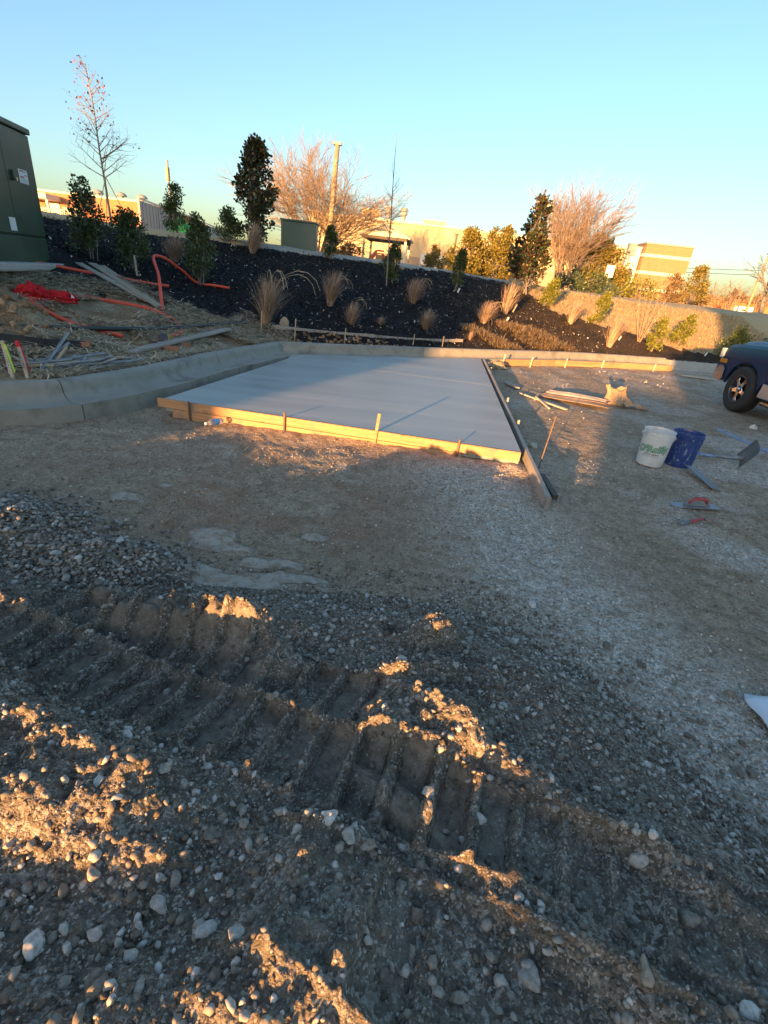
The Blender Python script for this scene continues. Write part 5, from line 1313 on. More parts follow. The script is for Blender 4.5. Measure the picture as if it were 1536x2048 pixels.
# light poles
def pole(name, x, y, h, r, mat, label, head=None, lean=0.0):
    o = empty(name, (x, y, bz(x, y)), 0, label, 'pole')
    MB().tube([(0,0,-.3),(lean*h,0,h)], [r, r*.75], 8).build('shaft', mat, o, smooth=True)
    if head == 'box':
        box_obj('lamp_head', -.28,.28,-.2,.2,h-.75,h,m_greyp,o,.02)
    elif head == 'bar':
        box_obj('lamp_head', -.1,.1,-.25,.1,h-1.4,h-.5,M('brass_lamp', (.45,.36,.2), None),o,.02)
    elif head == 'cap':
        box_obj('pole_cap', lean*h-.2,lean*h+.2,-.12,.12,h,h+.12,m_greyp,o)
        MB().tube([(lean*h,-.2,h*.86),(lean*h,.0,h*.86)], .05, 6).build('fitting', m_greyp, o)
    return o
pole('light_pole', -20.2,45,5.95,.10,m_greyp,'slim light pole behind the grey panel fence at left','bar')
pole('utility_pole', -4.48,28,4.8,.15,M('pole_wood', (.36,.25,.15), (.44,.32,.20), 3, .9),'leaning wooden utility pole in front of the spreading bare tree','cap',.055)
pole('light_pole', 15.6,40,3.7,.06,m_greyp,'slim pole with a boxy lamp head by the striped building','box')
sg = empty('small_sign', (10.87,30,bz(10.87,30)), 0, 'small white sign on a thin post left of the lamp pole', 'sign')
MB().tube([(0,0,-.2),(0,0,1.5)], .03, 6).build('post', m_greyp, sg); box_obj('sign_plate', -.22,.22,-.05,-.032,.95,1.55,m_sticker,sg)
# green utility box
ub = empty('utility_box', (-3.5,16.5,bz(-3.5,16.5)), R(5), 'flat green utility box standing on the crest', 'utility box')
box_obj('cabinet', -.52,.52,-.3,.3,-.1,.66,M('faded_green_enamel', (.10,.135,.095), (.125,.16,.115), 2, .5),ub,.015)
box_obj('lid', -.55,.55,-.33,.33,.662,.71,M('faded_green_enamel', (.10,.135,.095)),ub,.01)
# long beige building
bb = empty('beige_building', (0,46,1.9), 0, 'long beige flat roofed building behind the canopy and golden shrubs', 'building')
box_obj('wall', -9,17.5,0,14,-.3,3.78,m_beige,bb); box_obj('lower_band', -9,17.5,-.06,-.003,-.3,1.45,m_brown,bb); box_obj('parapet_cap', -9.1,17.6,-.12,14,3.783,3.95,m_trim,bb)  # darker brown band along the foot of the wall
for x in (.6,1.55):
    d = box_obj('door', x,x+.9,-.12,-.063,-.2,1.75,m_door,bb)
    box_obj('handle', x+.75,x+.80,-.16,-.122,.7,.9,m_greyp,d)
for x in (-6.5,-3.2): w = box_obj('window', x,x+1.3,-.10,-.063,.2,1.3,m_dglass,bb); box_obj('sill', x-.08,x+1.38,-.16,-.103,.1,.197,m_trim,w)
for x0, x1, y, h, nm, lb in ((-5.0,-3.3,50,1.0,'roof_unit','brick coloured rooftop block on the beige building, leftmost'), (.6,2.6,51,.75,'roof_unit','wide pale rooftop unit on the beige building')):
    u = empty(nm, ((x0+x1)/2,y,5.8), 0, lb, 'roof unit', 'roof units on the beige building'); W_ = (x1-x0)/2
    box_obj('housing', -W_,W_,-.6,.6,0,h,m_beige,u); box_obj('cover', -W_-.05,W_+.05,-.65,.65,h+.003,h+.06,m_trim,u)
for x, lb in ((-2.6,'left of two round roof vents on the beige building'), (-1.25,'right of two round roof vents on the beige building')):
    u = empty('roof_vent', (x,49,5.8), 0, lb, 'roof vent', 'roof vents on the beige building')
    MB().lathe([(.18,0),(.18,.75)], 12).build('pipe', m_greyp, u); MB().lathe([(0,1.35),(.3,1.3),(.3,.76),(0,.75)], 14).build('hood', m_greyp, u)
# gabled canopy
cn = empty('picnic_canopy', (-1.69,30,2.2), R(-4), 'gabled canopy on posts in front of the beige building', 'canopy')
MB().prism([(-1.3,1.32),(1.3,1.32),(0,1.86)], -.05,3.0,axis=1).build('roof', m_trim, cn)
for s_ in (-1,1): MB().beam((s_*1.42,1.45,1.30), (0,1.45,1.92), 3.3,.07,up=(0,0,1)).build('roof_slab', m_trim, cn)
box_obj('lintel', -1.25,1.25,.0,2.9,1.18,1.317,M('dark_soffit', (.10,.075,.06), None),cn)
for x in (-1.2,1.12):
    for y in (.05,2.8): box_obj('post', x,x+.12,y,y+.12,-.3,1.177,m_trim,cn)
for k in range(4): box_obj('rail_post', .78+k*.14-.2,.84+k*.14-.2,.3,.36,-.3,.95,m_trim,cn)
ps = empty('play_slide', (-1.95,28.6,bz(-1.95,28.6)), .3, 'small red orange play slide under the canopy', 'play slide')
m_or = M('red_orange_plastic', (.55,.13,.05), None, rough=.4)
MB().add([(-.5,-.2,.0),(-.5,.2,0),(0,.2,.55),(0,-.2,.55),(.35,.2,.55),(.35,-.2,.55),(.55,.2,0),(.55,-.2,0)], [(0,1,2,3),(3,2,4,5),(5,4,6,7)]).build('chute', m_or, ps).modifiers.new('thick','SOLIDIFY').thickness = .05
for s_ in (-.2,.2): MB().tube([(-.5,s_,.08),(0,s_,.66),(.35,s_,.66)], .04, 6).build('side_rail', m_or, ps)
# low fence right of the doors
lf = empty('low_wall', (3.2,44.5,2.0), 0, 'low tan wall with pale posts in front of the beige building', 'wall')
box_obj('wall', 0,5,0,.2,-.3,.55,m_brown,lf)
for k in range(5): box_obj('post', k*1.2,k*1.2+.18,-.05,.25,-.3,.75,m_trim,lf)
# striped brick building
sb = empty('striped_building', (20.75,50,1.9), R(-3), 'tan brick tower with pale stripes right of the white wall', 'building')
zs = [-.3,1.0,1.25,2.35,2.62,3.75,4.0,4.75]
for i in range(7):
    if i % 2 == 0: box_obj('brick_course', 0,4.1,0,8,zs[i],zs[i+1]-.003,m_tbrick,sb)
    else: box_obj('pale_band', -.04,4.14,-.04,8.04,zs[i],zs[i+1]-.003,m_trim,sb)
box_obj('parapet_cap', -.1,4.2,-.1,8.1,4.75,4.88,m_greyp,sb)
ww = empty('white_wing', (17.6,50.6,1.9), 0, 'white walled wing with a yellow base left of the striped tower', 'building')
box_obj('wall', 0,3.05,0,8,1.35,4.35,M('white_render', (.80,.74,.58), (.84,.79,.64), 2, .85),ww); box_obj('base_wall', 0,1.7,-.03,8,-.3,1.346,M('yellow_panel', (.66,.52,.16), None),ww); box_obj('entrance', 1.703,3.05,.3,8,-.3,1.346,m_brown,ww); box_obj('roof_edge', -.05,3.08,-.05,8,4.353,4.5,m_trim,ww)
# far right low building with a sign and a utility pole
fb = empty('low_brick_building', (36,66,1.6), R(-8), 'low orange brick building at the right edge of the picture', 'building')
box_obj('wall', -1,14,0,8,-.4,1.7,m_obrick,fb); box_obj('roof', -1.4,14.4,-.5,8.5,1.703,2.0,M('brown_roof', (.22,.13,.07), None),fb)
rs = empty('road_sign', (37.6,60,1.3), R(-5), 'white road sign board with dark marks at the right edge', 'sign')
box_obj('sign_board', -1.0,1.0,-.06,.06,.25,1.45,m_sticker,rs,.03)
for x in (-.8,.8): MB().tube([(x,.1,-.5),(x,.1,1.3)], .06, 6).build('post', m_greyp, rs)
for z in (.65,1.0): box_obj('lettering', -.28,.3,-.075,-.062,z,z+.16,m_ink,rs)
up_ = pole('utility_pole', 34.8,55,5.6,.13,M('pole_wood', (.36,.25,.15)),'utility pole with wires at the right edge','cap',.0)
for k, (z0, z1, y1, lb) in enumerate(((4.3,4.0,54,'upper overhead wire left of the right utility pole'), (3.9,3.6,54,'lower overhead wire left of the right utility pole'))):
    pts = []
    for i in range(13):
        t = i/12; pts.append((34.8-26*t, 55+12*t, 1.7+z0+(z1-z0)*t-.9*4*t*(1-t)*.4))
    tag(MB().tube(pts, .022, 4).build('overhead_wire', m_black, None), lb, 'wire', 'overhead wires')

# trees behind the crest
bare_tree((-5.3,30,bz(-5.3,30)), 'wide spreading bare tree glowing in the sun behind the green box', m_twig, m_twig, 6, seed=51, trunk_h=3.3, nmain=13, lens=(.62,.60,.60), spread=.72, counts=(8,8,7), r0=.075, up=.03, tilt=(.25,1.5), rmin=.010, base='multi', start=(.22,1), crook=.08, group='spreading bare trees behind the crest')
bare_tree((8.3,30,bz(8.3,30)), 'second spreading bare tree, behind the dark loose magnolia', m_twig2, m_twig2, 6, seed=57, trunk_h=3.0, nmain=11, lens=(.62,.60,.55), spread=.66, counts=(8,8,6), r0=.075, up=.08, tilt=(.15,.75), rmin=.010, base='multi', start=(.22,1), crook=.08, group='spreading bare trees behind the crest')
GF = 'far bare trees at the right'
for i, (x, y, h, lb) in enumerate(((26.5,52,1.9,'far bare tree just right of the evergreen bush'), (32.0,58,1.9,'far bare tree left of the right utility pole'), (36.0,60,2.3,'far bare tree beside the right utility pole'), (40.5,62,2.4,'far bare tree at the very right behind the road sign'))):
    bare_tree((x, y, bz(x, y)-.2), lb, m_twig2, m_twig, 5, seed=60+i, trunk_h=h, nmain=5, lens=(.6,.55,.5), spread=.75, counts=(5,4,3), r0=.09, rmin=.02, up=.1, base='multi', start=(.25,1), crook=.12, group=GF)
bare_tree((23.2,35,bz(23.2,35)-.1), 'gnarled bare tree cut off by the right edge', m_gbark, m_gbark, 6, seed=71, trunk_h=2.6, nmain=1, lens=(.6,.6,.55), spread=.9, counts=(7,5,4), r0=.16, rmin=.014, up=.05, lean=-.12, start=(.3,1), crook=.25)
GB = 'golden sunlit shrubs before the beige building'
leafy('large_shrub', (3.7,38,bz(3.7,38)-.1), 'broad golden olive shrub before the beige building, left of the pair', 3.0, [(0,1.0),(.3,1.6),(.6,1.5),(.85,1.0),(1,.4)], 6000, .15, lf_gold, m_bark, 81, 'shrub', GB, clumps=70, gap=.34, trunk_r=.05)
leafy('large_shrub', (6.0,38.6,bz(6,38.6)-.1), 'taller golden olive shrub before the beige building, right of the pair', 3.55, [(0,1.0),(.3,1.5),(.6,1.45),(.85,1.0),(1,.4)], 6000, .15, lf_gold, m_bark, 82, 'shrub', GB, clumps=70, gap=.34, trunk_r=.05)
leafy('small_tree', (1.45,40,bz(1.45,40)-.1), 'small golden bush beside the pale doors of the beige building', 2.0, [(0,.5),(.3,.8),(.7,.55),(1,.15)], 1800, .13, lf_gold, m_bark, 83, 'shrub', GB, clumps=30, gap=.4, trunk_r=.04)
leafy('large_shrub', (10.9,32,bz(10.9,32)-.1), 'large olive evergreen bush under the second bare tree', 2.9, [(0,1.1),(.3,1.6),(.6,1.5),(.9,1.0),(1,.5)], 6000, .14, lf_gold, m_bark, 84, 'shrub', clumps=70, gap=.34, trunk_r=.05)
leafy('low_hedge', (9.0,27.5,bz(9,27.5)-.1), 'low dark green hedge at the foot of the second bare tree', .95, [(0,1.2),(.5,1.5),(1,.9)], 1800, .11, lf_holly, m_bark, 85, 'shrub', clumps=50, gap=.3, trunk_r=.03)
leafy('low_hedge', (12.3,29,bz(12.3,29)-.1), 'low bright hedge right of the olive bush', .95, [(0,1.0),(.5,1.2),(1,.7)], 1500, .11, lf_yel, m_bark, 86, 'shrub', clumps=50, gap=.3, trunk_r=.03)
leafy('brown_shrub', (-3.25,27.5,bz(-3.25,27.5)-.1), 'round brown dormant shrub left of the canopy', .85, [(0,.6),(.5,.75),(1,.35)], 1500, .09, lf_brown, m_bark, 87, 'shrub', clumps=40, gap=.35, trunk_r=.02)
leafy('brown_shrub', (16.9,35,bz(16.9,35)-.1), 'reddish brown bush before the striped tower', 1.75, [(0,.5),(.5,.75),(1,.35)], 1500, .11, lf_brown, m_bark, 88, 'shrub', clumps=40, gap=.35, trunk_r=.02)
leafy('evergreen_bush', (18.4,35,bz(18.4,35)-.1), 'pointed olive evergreen bush right of the striped tower', 2.4, [(0,.7),(.3,.9),(.6,.7),(.85,.4),(1,.1)], 2200, .13, lf_gold, m_bark, 89, 'shrub', clumps=55, gap=.34, trunk_r=.03)
# far tree line beyond everything
def wood_line():
    rg = np.random.default_rng(9); n = 9000
    az = rg.uniform(-1.25, 1.25, n); d = rg.uniform(300, 420, n); hgt = 6+5*np.abs(NZ[2].fbm(az*9, az*0, 1.0, 3))
    C = np.stack([np.sin(az)*d, np.cos(az)*d, 2+rg.random(n)*hgt], 1)
    V, F, rn = leaf_quads(C, rg.normal(0, 1, (n, 3)), 4.5, rg)
    tag(link('far_wood', np_mesh('far_wood', V, F, rn), lf_brown), 'far line of bare winter woods on the horizon', 'wood', kind='stuff')
wood_line()

# ------------------------------------------------------------------ loose stuff: straw, mulch chips, hay, plant tags
def ribbons(X, Y, Z, L, W, az, tilt, rg, bend=.3):
    n = len(X); d = np.stack([np.cos(az)*np.cos(tilt), np.sin(az)*np.cos(tilt), np.sin(tilt)], 1); s = np.stack([-np.sin(az), np.cos(az), np.zeros(n)], 1)
    P = np.stack([X, Y, Z], 1); mid = P+d*(L*.5)[:, None]+np.stack([np.zeros(n), np.zeros(n), L*bend*.3], 1)+s*(rg.normal(0, .12, n)*L)[:, None]; end = P+d*L[:, None]
    w = (W*.5)[:, None]
    V = np.stack([P-s*w, P+s*w, mid-s*w, mid+s*w, end-s*w*.6, end+s*w*.6], 1).reshape(-1, 3); b = (np.arange(n)*6)[:, None]
    F = np.concatenate([b+np.array([[0,1,3,2]]), b+np.array([[2,3,5,4]])]); r = rg.random(n); return V, F, np.concatenate([r, r])
rg = np.random.default_rng(2)
def scatter(n, x0, x1, y0, y1, keep):
    X = rg.uniform(x0, x1, n); Y = rg.uniform(y0, y1, n); Z, S, Mm = height(X, Y); k = keep(X, Y, S, Mm); return X[k], Y[k], Z[k], S[k]
lf_pstraw = leaf_mat('pale_straw', [(0,(.36,.27,.16)),(.5,(.60,.48,.31)),(1,(.86,.73,.52))], .8, transl=.1)
# straw on the verge behind the left curb
X, Y, Z, S = scatter(80000, -6.6,-2.1,4.2,9.9, lambda x,y,s,m: (s > .06) & (s < mulch_low(x)+.25+.25*NZ[1].fbm(x,y,2,3)) & (NZ[4].fbm(x,y,1.4,3) > -.22) & ~((x < -4.1) & (y < 6.0)))
n = len(X); V, F, rn = ribbons(X, Y, Z+.012+.05*rg.random(n)**2, rg.uniform(.06,.20,n), rg.uniform(.007,.013,n), rg.uniform(0,6.283,n), rg.normal(.02,.12,n), rg, .2)
tag(link('straw', np_mesh('straw', V, F, rn), lf_pstraw), 'loose pale straw strewn on the clay behind the left curb', 'straw', kind='stuff')
# shredded mulch
def inmulch(x,y,s,m): return (s > mulch_low(x)-.05) & (s < mulch_high(x))
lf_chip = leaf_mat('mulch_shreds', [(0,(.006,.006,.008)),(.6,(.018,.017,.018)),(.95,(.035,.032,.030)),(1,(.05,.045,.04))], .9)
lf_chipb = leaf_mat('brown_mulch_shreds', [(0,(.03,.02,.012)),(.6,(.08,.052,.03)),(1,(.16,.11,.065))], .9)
X, Y, Z, S = scatter(52000, -8,5,9.0,18.5, inmulch)
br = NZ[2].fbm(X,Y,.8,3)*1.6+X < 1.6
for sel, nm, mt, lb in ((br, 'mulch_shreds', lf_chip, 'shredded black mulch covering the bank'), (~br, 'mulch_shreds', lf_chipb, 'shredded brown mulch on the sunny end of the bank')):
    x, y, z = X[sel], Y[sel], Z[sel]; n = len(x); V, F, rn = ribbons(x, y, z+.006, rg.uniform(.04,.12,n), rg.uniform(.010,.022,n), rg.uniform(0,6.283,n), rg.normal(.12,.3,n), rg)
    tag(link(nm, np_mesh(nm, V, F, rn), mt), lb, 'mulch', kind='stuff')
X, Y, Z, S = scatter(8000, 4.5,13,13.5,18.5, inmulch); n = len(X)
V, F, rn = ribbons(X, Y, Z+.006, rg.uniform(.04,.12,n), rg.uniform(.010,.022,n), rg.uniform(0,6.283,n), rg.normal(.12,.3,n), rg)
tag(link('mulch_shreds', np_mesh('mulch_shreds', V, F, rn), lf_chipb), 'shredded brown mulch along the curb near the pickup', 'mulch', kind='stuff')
lf_pale = leaf_mat('pale_leaf_litter', [(0,(.36,.29,.20)),(.6,(.56,.48,.36)),(1,(.78,.72,.60))], .8)
X, Y, Z, S = scatter(3600, -8,6,8.5,18, inmulch); n = len(X)
V, F, rn = ribbons(X, Y, Z+.03, rg.uniform(.025,.10,n), rg.uniform(.012,.03,n), rg.uniform(0,6.283,n), rg.normal(.1,.25,n), rg)
tag(link('leaf_litter', np_mesh('leaf_litter', V, F, rn), lf_pale), 'pale dead leaves and chips flecking the dark mulch', 'leaf litter', kind='stuff')
# orange hay heap behind the back curb
def hayz(x, y): return .30*np.exp(-(((x-3.6)*.85+(y-13.2)*-.5)/.95)**2-(((x-3.6)*.5+(y-13.2)*.85)/.42)**2)+.16*np.exp(-(((x-2.2)*.85+(y-12.2)*-.5)/.9)**2-(((x-2.2)*.5+(y-12.2)*.85)/.3)**2)
X, Y, Z, S = scatter(60000, 1.0,6.2,11.3,15.2, lambda x,y,s,m: (s > .05) & (hayz(x,y)*(1+.8*NZ[3].fbm(x,y,4,3)) > .05))
n = len(X); hh = hayz(X,Y)*rg.random(n)**.4
V, F, rn = ribbons(X, Y, Z+hh, rg.uniform(.05,.16,n), rg.uniform(.004,.009,n), rg.uniform(0,6.283,n), rg.normal(.15,.4,n), rg, .5)
tag(link('dry_groundcover', np_mesh('dry_groundcover', V, F, rn), lf_hay), 'sunlit orange heap of dry straw and stems behind the back curb', 'straw', kind='stuff')
# short dormant turf on the sunny slope
X, Y, Z, S = scatter(42000, 3.6,12.5,15.0,20.0, lambda x,y,s,m: (s > mulch_high(x)+.05) & (s < 6.5)); n = len(X)
lf_turf = leaf_mat('dormant_blades', [(0,(.28,.21,.11)),(.5,(.54,.40,.21)),(1,(.74,.56,.32))], .85, transl=.2)
V, F, rn = ribbons(X, Y, Z-.005, rg.uniform(.05,.13,n), rg.uniform(.006,.012,n), rg.uniform(0,6.283,n), rg.normal(.55,.35,n), rg)
tag(link('dormant_turf', np_mesh('dormant_turf', V, F, rn), lf_turf), 'short dormant grass on the sunlit slope above the mulch', 'grass', kind='stuff')
# white plant tags
for (x, y, lb) in ((1.42,15.3,'white plant tag hanging on the holly right of the canopy'), (2.75,14.1,'white plant tag in the mulch under the upright grass'), (3.15,13.75,'second white plant tag lower in the brown mulch'), (6.3,15.1,'white plant tag near the sunlit reddish grass'), (9.0,15.25,'white plant tag by the bushy shrub near the pickup'), (3.1,15.2,'tall pale tag stake below the second magnolia')):
    tall = 'tall' in lb; o = MB().box((0,0,.10), (.05,.008,.13 if not tall else .28), Euler((.2,.25,.3))).build('plant_tag', m_sticker if not tall else w_pale, None); o.location = at(x, y); tag(o, lb, 'plant tag', 'plant tags on the bank')
crumple('white_pot', at(-2.33,9.75), (.085,.07,.10), 5, M('tan_pot', (.42,.36,.27), (.34,.28,.2), 6, .8), 'pale round clod beside the foot of the largest grass clump', 'clod')
# clods on the spoil heap
# ------------------------------------------------------------------ stones
def ico(sub):
    bm = bmesh.new(); bmesh.ops.create_icosphere(bm, subdivisions=sub, radius=1); bm.verts.ensure_lookup_table()
    V = np.array([v.co for v in bm.verts]); F = np.array([[v.index for v in f.verts] for f in bm.faces]); bm.free(); return V, F
def stone_shape(base, seed, rough=.32, facets=6):
    r = np.random.default_rng(seed); V = base.copy()
    for _ in range(facets):                       # knock flats onto it
        nrm = r.normal(0, 1, 3); nrm /= np.linalg.norm(nrm); d = V@nrm; lim = r.uniform(.45, .82); V = V-np.outer(np.clip(d-lim, 0, None), nrm)
    V *= (1+.10*NZ[seed % 8].fbm(V[:, 0]*2+seed, V[:, 1]*2+V[:, 2]*1.7, 1.0, 2))[:, None]
    V *= np.array([1.0, r.uniform(.62,.9), r.uniform(.38,.68)]); return V
def rotmats(n, flat=.5):
    a = rg.uniform(0, 6.283, n); t = rg.normal(0, flat, n); u = rg.normal(0, flat, n)
    ca, sa, ct, st, cu, su = np.cos(a), np.sin(a), np.cos(t), np.sin(t), np.cos(u), np.sin(u); z = np.zeros(n); o = np.ones(n)
    Rz = np.stack([ca,-sa,z, sa,ca,z, z,z,o], 1).reshape(-1,3,3); Rx = np.stack([o,z,z, z,ct,-st, z,st,ct], 1).reshape(-1,3,3); Ry = np.stack([cu,z,su, z,o,z, -su,z,cu], 1).reshape(-1,3,3)
    return Rz@Rx@Ry
def mat_stone(name, stops, rough=.85):
    m, n, l, p = new_mat(name); a = n.new('ShaderNodeAttribute'); a.attribute_name = 'rnd'
    oi = n.new('ShaderNodeObjectInfo'); ad = n.new('ShaderNodeMath'); ad.operation = 'ADD'; l.new(a.outputs['Fac'], ad.inputs[0]); l.new(oi.outputs['Random'], ad.inputs[1])
    fr = n.new('ShaderNodeMath'); fr.operation = 'FRACT'; l.new(ad.outputs[0], fr.inputs[0])
    r = ramp(n, stops); l.new(fr.outputs[0], r.inputs[0])
    g = n.new('ShaderNodeNewGeometry'); t = n.new('ShaderNodeTexNoise'); t.inputs['Scale'].default_value = 90; t.inputs['Detail'].default_value = 6; l.new(g.outputs['Position'], t.inputs['Vector'])
    r2 = ramp(n, [(.35,(.55,.52,.48)),(.6,(1,1,1))]); l.new(t.outputs[0], r2.inputs[0])
    mx = n.new('ShaderNodeMix'); mx.data_type = 'RGBA'; mx.blend_type = 'MULTIPLY'; mx.inputs[0].default_value = .8; l.new(r.outputs[0], mx.inputs[6]); l.new(r2.outputs[0], mx.inputs[7])
    l.new(mx.outputs[2], p.inputs['Base Color']); p.inputs['Roughness'].default_value = rough; p.inputs['Specular IOR Level'].default_value = .3
    b = n.new('ShaderNodeBump'); b.inputs['Strength'].default_value = .4; b.inputs['Distance'].default_value = .003; l.new(t.outputs[0], b.inputs['Height']); l.new(b.outputs[0], p.inputs['Normal']); return m
m_st = mat_stone('mixed_gravel', [(0,(.17,.135,.10)),(.3,(.30,.25,.19)),(.6,(.41,.36,.295)),(.85,(.54,.49,.42)),(1,(.68,.63,.56))])
m_stl = mat_stone('pale_gravel', [(0,(.36,.30,.235)),(.4,(.54,.48,.395)),(.8,(.70,.64,.55)),(1,(.84,.79,.71))])
m_heap = mat_stone('grey_river_gravel', [(0,(.14,.12,.095)),(.5,(.28,.245,.20)),(.85,(.42,.375,.32)),(1,(.60,.55,.48))])
m_std = mat_stone('dirty_gravel', [(0,(.12,.092,.065)),(.4,(.22,.175,.125)),(.75,(.38,.32,.25)),(1,(.66,.59,.50))])
m_crumb = mat_stone('dirt_clods', [(0,(.13,.10,.07)),(.6,(.22,.17,.118)),(1,(.32,.255,.18))])
m_clod2 = mat_stone('brown_dirt_crumbs', [(0,(.20,.14,.085)),(.6,(.36,.265,.165)),(1,(.50,.385,.255))])
m_clod = mat_stone('clay_clods', [(0,(.20,.115,.06)),(.5,(.34,.21,.115)),(1,(.48,.33,.20))])
B0, B1, B2 = ico(1), ico(2), ico(3)
SH1 = [stone_shape(B1[0], s) for s in range(10)]; SH0 = [stone_shape(B0[0], s+20) for s in range(8)]
def stones(name, X, Y, Z, size, mat, label, fine=True, sink=.35, cat='gravel', parent=None):
    SHP, FF = (SH1, B1[1]) if fine else (SH0, B0[1]); n = len(X); Rm = rotmats(n); k = rg.integers(0, len(SHP), n)
    base = np.stack(SHP)[k]                                              # n,verts,3
    V = np.einsum('nij,nvj->nvi', Rm, base*size[:, None, None]); V += np.stack([X, Y, Z+size*(.5-sink)], 1)[:, None, :]
    nv = V.shape[1]; F = (FF[None]+(np.arange(n)*nv)[:, None, None]).reshape(-1, 3); rn = np.repeat(rg.random(n), len(FF))
    o = link(name, np_mesh(name, V.reshape(-1, 3), F, rn, smooth=fine), mat, parent)
    tag(o, label, None if parent else cat, kind='stuff'); return o
def sizes(n, lo, hi, p=2.2): return lo+(hi-lo)*rg.random(n)**p
md = TER['dirt_mound']; gd = TER['ground']
# how loose the surface is: less gravel on pressed track floors
def loose(x, y):
    v = .309*x+.951*y; u = .951*x-.309*y; t = np.zeros_like(x)
    for v0, v1, lo in ((.70,.94,-2),(.97,1.2,-2.2),(.34,.61,-.38)): t = np.maximum(t, ((v > v0) & (v < v1) & (u > lo)).astype(float)*(np.where((v0 > .9) & (u > -.3), 0, 1)))
    return 1-np.where(v > .65, .92, .5)*t
X, Y, Z, S = scatter(32000, -2.6,2.0,.10,2.1, lambda x,y,s,m: (m > .0) & (rg.random(len(x)) < loose(x,y)*(.35+.65*sm(-.4,.4,NZ[6].fbm(x,y,3,3)))*(.55+.45*sm(.6,1.5,y))))
stones('gravel', X, Y, Z, sizes(len(X), .0022,.0075,1.6), m_std, 'fine loose grit on the mound', False, .30, parent=md)
X, Y, Z, S = scatter(9500, -2.6,2.0,.10,2.15, lambda x,y,s,m: (m > .0) & (rg.random(len(x)) < loose(x,y)))
stones('pebbles', X, Y, Z, sizes(len(X), .006,.020,2.2), m_st, 'loose pebbles on the mound', False, .25, parent=md)
X, Y, Z, S = scatter(17000, -2.6,2.0,.10,2.1, lambda x,y,s,m: (m > .0) & (rg.random(len(x)) < (.25+.75*loose(x,y))*(.3+.7*sm(-.3,.4,NZ[3].fbm(x,y,5,3)))))
stones('dirt_crumbs', X, Y, Z, sizes(len(X), .004,.013,1.8), m_crumb, 'crumbled dirt clods on the mound', False, .30, parent=md)
# gravel down the right hand slope and its foot
X, Y, Z, S = scatter(16000, .35,2.2,.0,2.2, lambda x,y,s,m: (m > -.35) & (m < .34) & (rg.random(len(x)) < sm(.36,.0,np.abs(m-.02))))
stones('gravel', X, Y, Z, sizes(len(X), .004,.016,2.2), m_st, 'loose gravel rolled down the right slope of the mound', False, .25, parent=md)
# far edge of the mound
X, Y, Z, S = scatter(6000, -1.6,1.0,1.55,2.35, lambda x,y,s,m: (m > -.28) & (m < .32) & (rg.random(len(x)) < .6) & (masks(x,y)['wet'] < .2))
stones('gravel', X, Y, Z, sizes(len(X), .004,.014,2.2), m_std, 'loose gravel along the far edge of the mound', False, .25, parent=md)
# gravel heap at the left
def heap(x, y): return np.exp(-(((x+2.38)/.72)**2+((y-2.12)/.45)**2)**1.5)+.7*np.exp(-(((x+1.35)/.34)**2+((y-2.02)/.24)**2)**1.5)
X, Y, Z, S = scatter(22000, -3.4,-.95,1.55,2.9, lambda x,y,s,m: (rg.random(len(x)) < heap(x,y)*.85) & (m < .25))
stones('gravel_heap', X, Y, Z+.01*rg.random(len(X)), sizes(len(X), .008,.023,1.7), m_heap, 'heap of rounded grey gravel at the left behind the mound', False, .2, cat='gravel')
# pale crushed stone on the pad
def padkeep(x, y, s, m): return (s < -.55) & (m < -.02) & ~((x > -2.5) & (x < 1.75) & (y > 4.3) & (y < 11)) & (rg.random(len(x)) < masks(x,y)['gravel']*1.0+.10*(masks(x,y)['wet'] < .2))
X, Y, Z, S = scatter(44000, -3.0,3.4,.6,5.2, padkeep)
stones('crushed_stone', X, Y, Z, sizes(len(X), .0035,.013,2.6), m_stl, 'pale crushed stone scattered over the packed dirt', False, .35, parent=gd)
X, Y, Z, S = scatter(9000, -3.2,9,4.5,13, lambda x,y,s,m: padkeep(x,y,s,m) & (s < -.9))
stones('crushed_stone', X, Y, Z, sizes(len(X), .006,.022,2.6), m_stl, 'pale crushed stone on the far packed dirt', False, .35, parent=gd)
X, Y, Z, S = scatter(16000, -3.0,3.4,2.0,4.9, lambda x,y,s,m: (s < -.55) & (m < -.02) & (y < 4.5-.12*x) & (rg.random(len(x)) < .25+.5*sm(0,.5,NZ[4].fbm(x,y,2.5,3))) & (masks(x,y)['wet'] < .2))
stones('dirt_crumbs', X, Y, Z, sizes(len(X), .003,.014,2.4), m_clod2, 'crumbled dirt on the packed ground', False, .35, parent=gd)
# clods of clay behind the left curb
X, Y, Z, S = scatter(1500, -5.6,-3.3,4.4,6.6, lambda x,y,s,m: (s > .1) & (s < 1.9) & (rg.random(len(x)) < .35+.4*(x < -4)))
stones('clay_clods', X, Y, Z, sizes(len(X), .012,.06,2.4), m_clod, 'brown clay clods on the spoil behind the left curb', True, .3, cat='clods')
X, Y, Z, S = scatter(500, -2.6,.2,8.9,10.4, lambda x,y,s,m: (s > .05) & (s < .7))
stones('clay_clods', X, Y, Z, sizes(len(X), .015,.06,2.2), m_clod, 'clay clods behind the back curb under the weathered strip', True, .3, cat='clods')
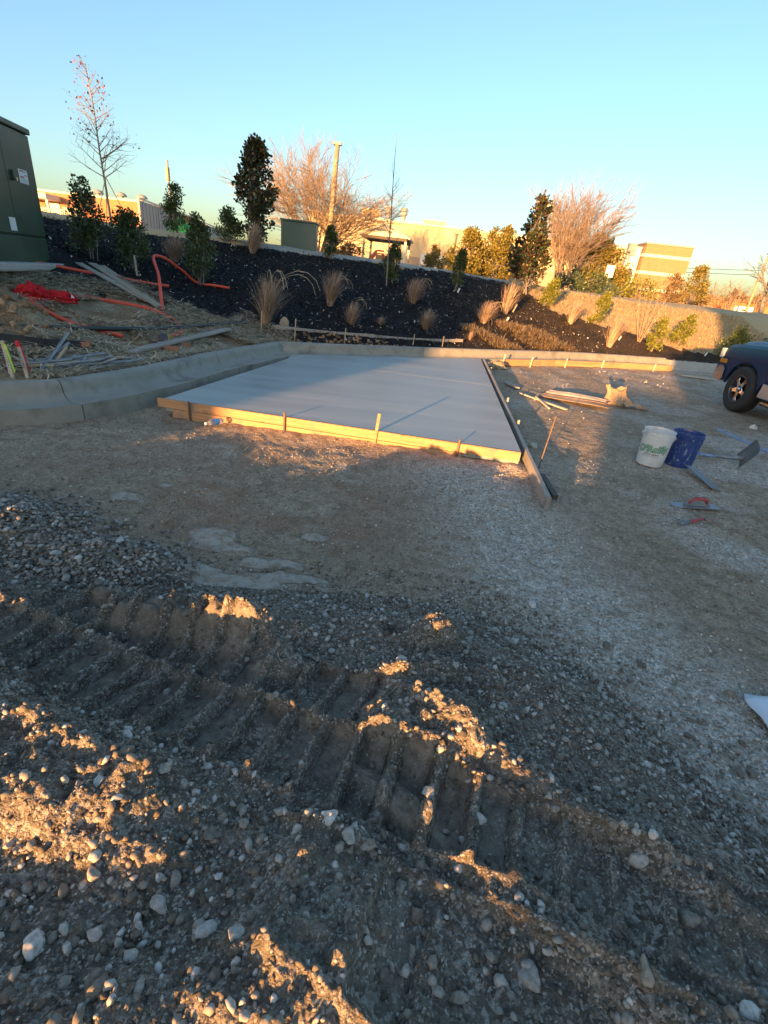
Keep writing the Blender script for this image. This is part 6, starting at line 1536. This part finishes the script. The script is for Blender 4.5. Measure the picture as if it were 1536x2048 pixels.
# the larger single stones
stone_me = []
for s_ in range(14):
    V = stone_shape(B2[0], s_+50, facets=9); me = np_mesh('stone', V, B2[1], np.full(len(B2[1]), 0.0), smooth=True); me.materials.append(m_st); stone_me.append(me)
def big_stones(X, Y, Z, sz, par, sink=.3):
    for k in range(len(X)):
        me = stone_me[int(rg.integers(0, 14))]; o = bpy.data.objects.new('stone', me); COL.objects.link(o); o.parent = par
        o.location = (X[k], Y[k], Z[k]+sz[k]*(.5-sink)); o.scale = (sz[k],)*3; o.rotation_euler = (rg.normal(0,.35), rg.normal(0,.35), rg.uniform(0,6.28))
# stones seen singly in the photograph
known = [(440,.40),(0,0)]
KS = [(-.315,.655,.026),(-.225,.645,.017),(.005,.665,.021),(.05,.655,.018),(-.015,.640,.016),(.34,.78,.022),(.30,.76,.012),(-.30,1.10,.026),(-.21,1.185,.018),(-.62,.855,.020),(-.53,.545,.022),(-.36,.555,.018),(.55,.62,.026),(-.17,1.48,.018),(.02,1.62,.018),(.115,1.615,.030),
      (.12,1.29,.024),(.30,.98,.017),(.20,.79,.020),(.85,.92,.024),(.73,.72,.026),(.98,.86,.022),(1.62,1.62,.024),(1.35,1.12,.022),(-.82,1.18,.018),(-1.02,1.32,.016),(.43,1.62,.015),(-.83,2.38,.026),(-.63,2.36,.022),(-1.28,2.45,.022),(-.04,2.03,.02),(-.19,.45,.020),(.02,.50,.016),(.40,.47,.03),(.62,.47,.028),(.80,.60,.03),(-.42,.37,.022),(-.57,.42,.026),(.25,.42,.02)]
a = np.array(KS); Z = height(a[:, 0], a[:, 1])[0]; big_stones(a[:, 0], a[:, 1], Z, a[:, 2]*1.05, md)
X, Y, Z, S = scatter(360, -1.9,1.5,.25,2.1, lambda x,y,s,m: (m > .02) & (rg.random(len(x)) < loose(x,y))); X, Y, Z = X[:175], Y[:175], Z[:175]
big_stones(X, Y, Z, sizes(len(X), .011,.025,2.0)*np.where(Y < .9, 1.12, .9), md)
X, Y, Z, S = scatter(900, .5,2.1,.2,2.2, lambda x,y,s,m: (m > -.3) & (m < .2)); X, Y, Z = X[:75], Y[:75], Z[:75]
big_stones(X, Y, Z, sizes(len(X), .012,.030,1.8), md)
X, Y, Z, S = scatter(600, -3.0,-1.1,1.6,2.8, lambda x,y,s,m: (heap(x,y) > .3) & (m < .2)); X, Y, Z = X[:60], Y[:60], Z[:60]
hp_ = [o for o in bpy.data.objects if o.name == 'gravel_heap'][0]
big_stones(X, Y, Z+.012, sizes(len(X), .017,.030,1.8), hp_, .2)
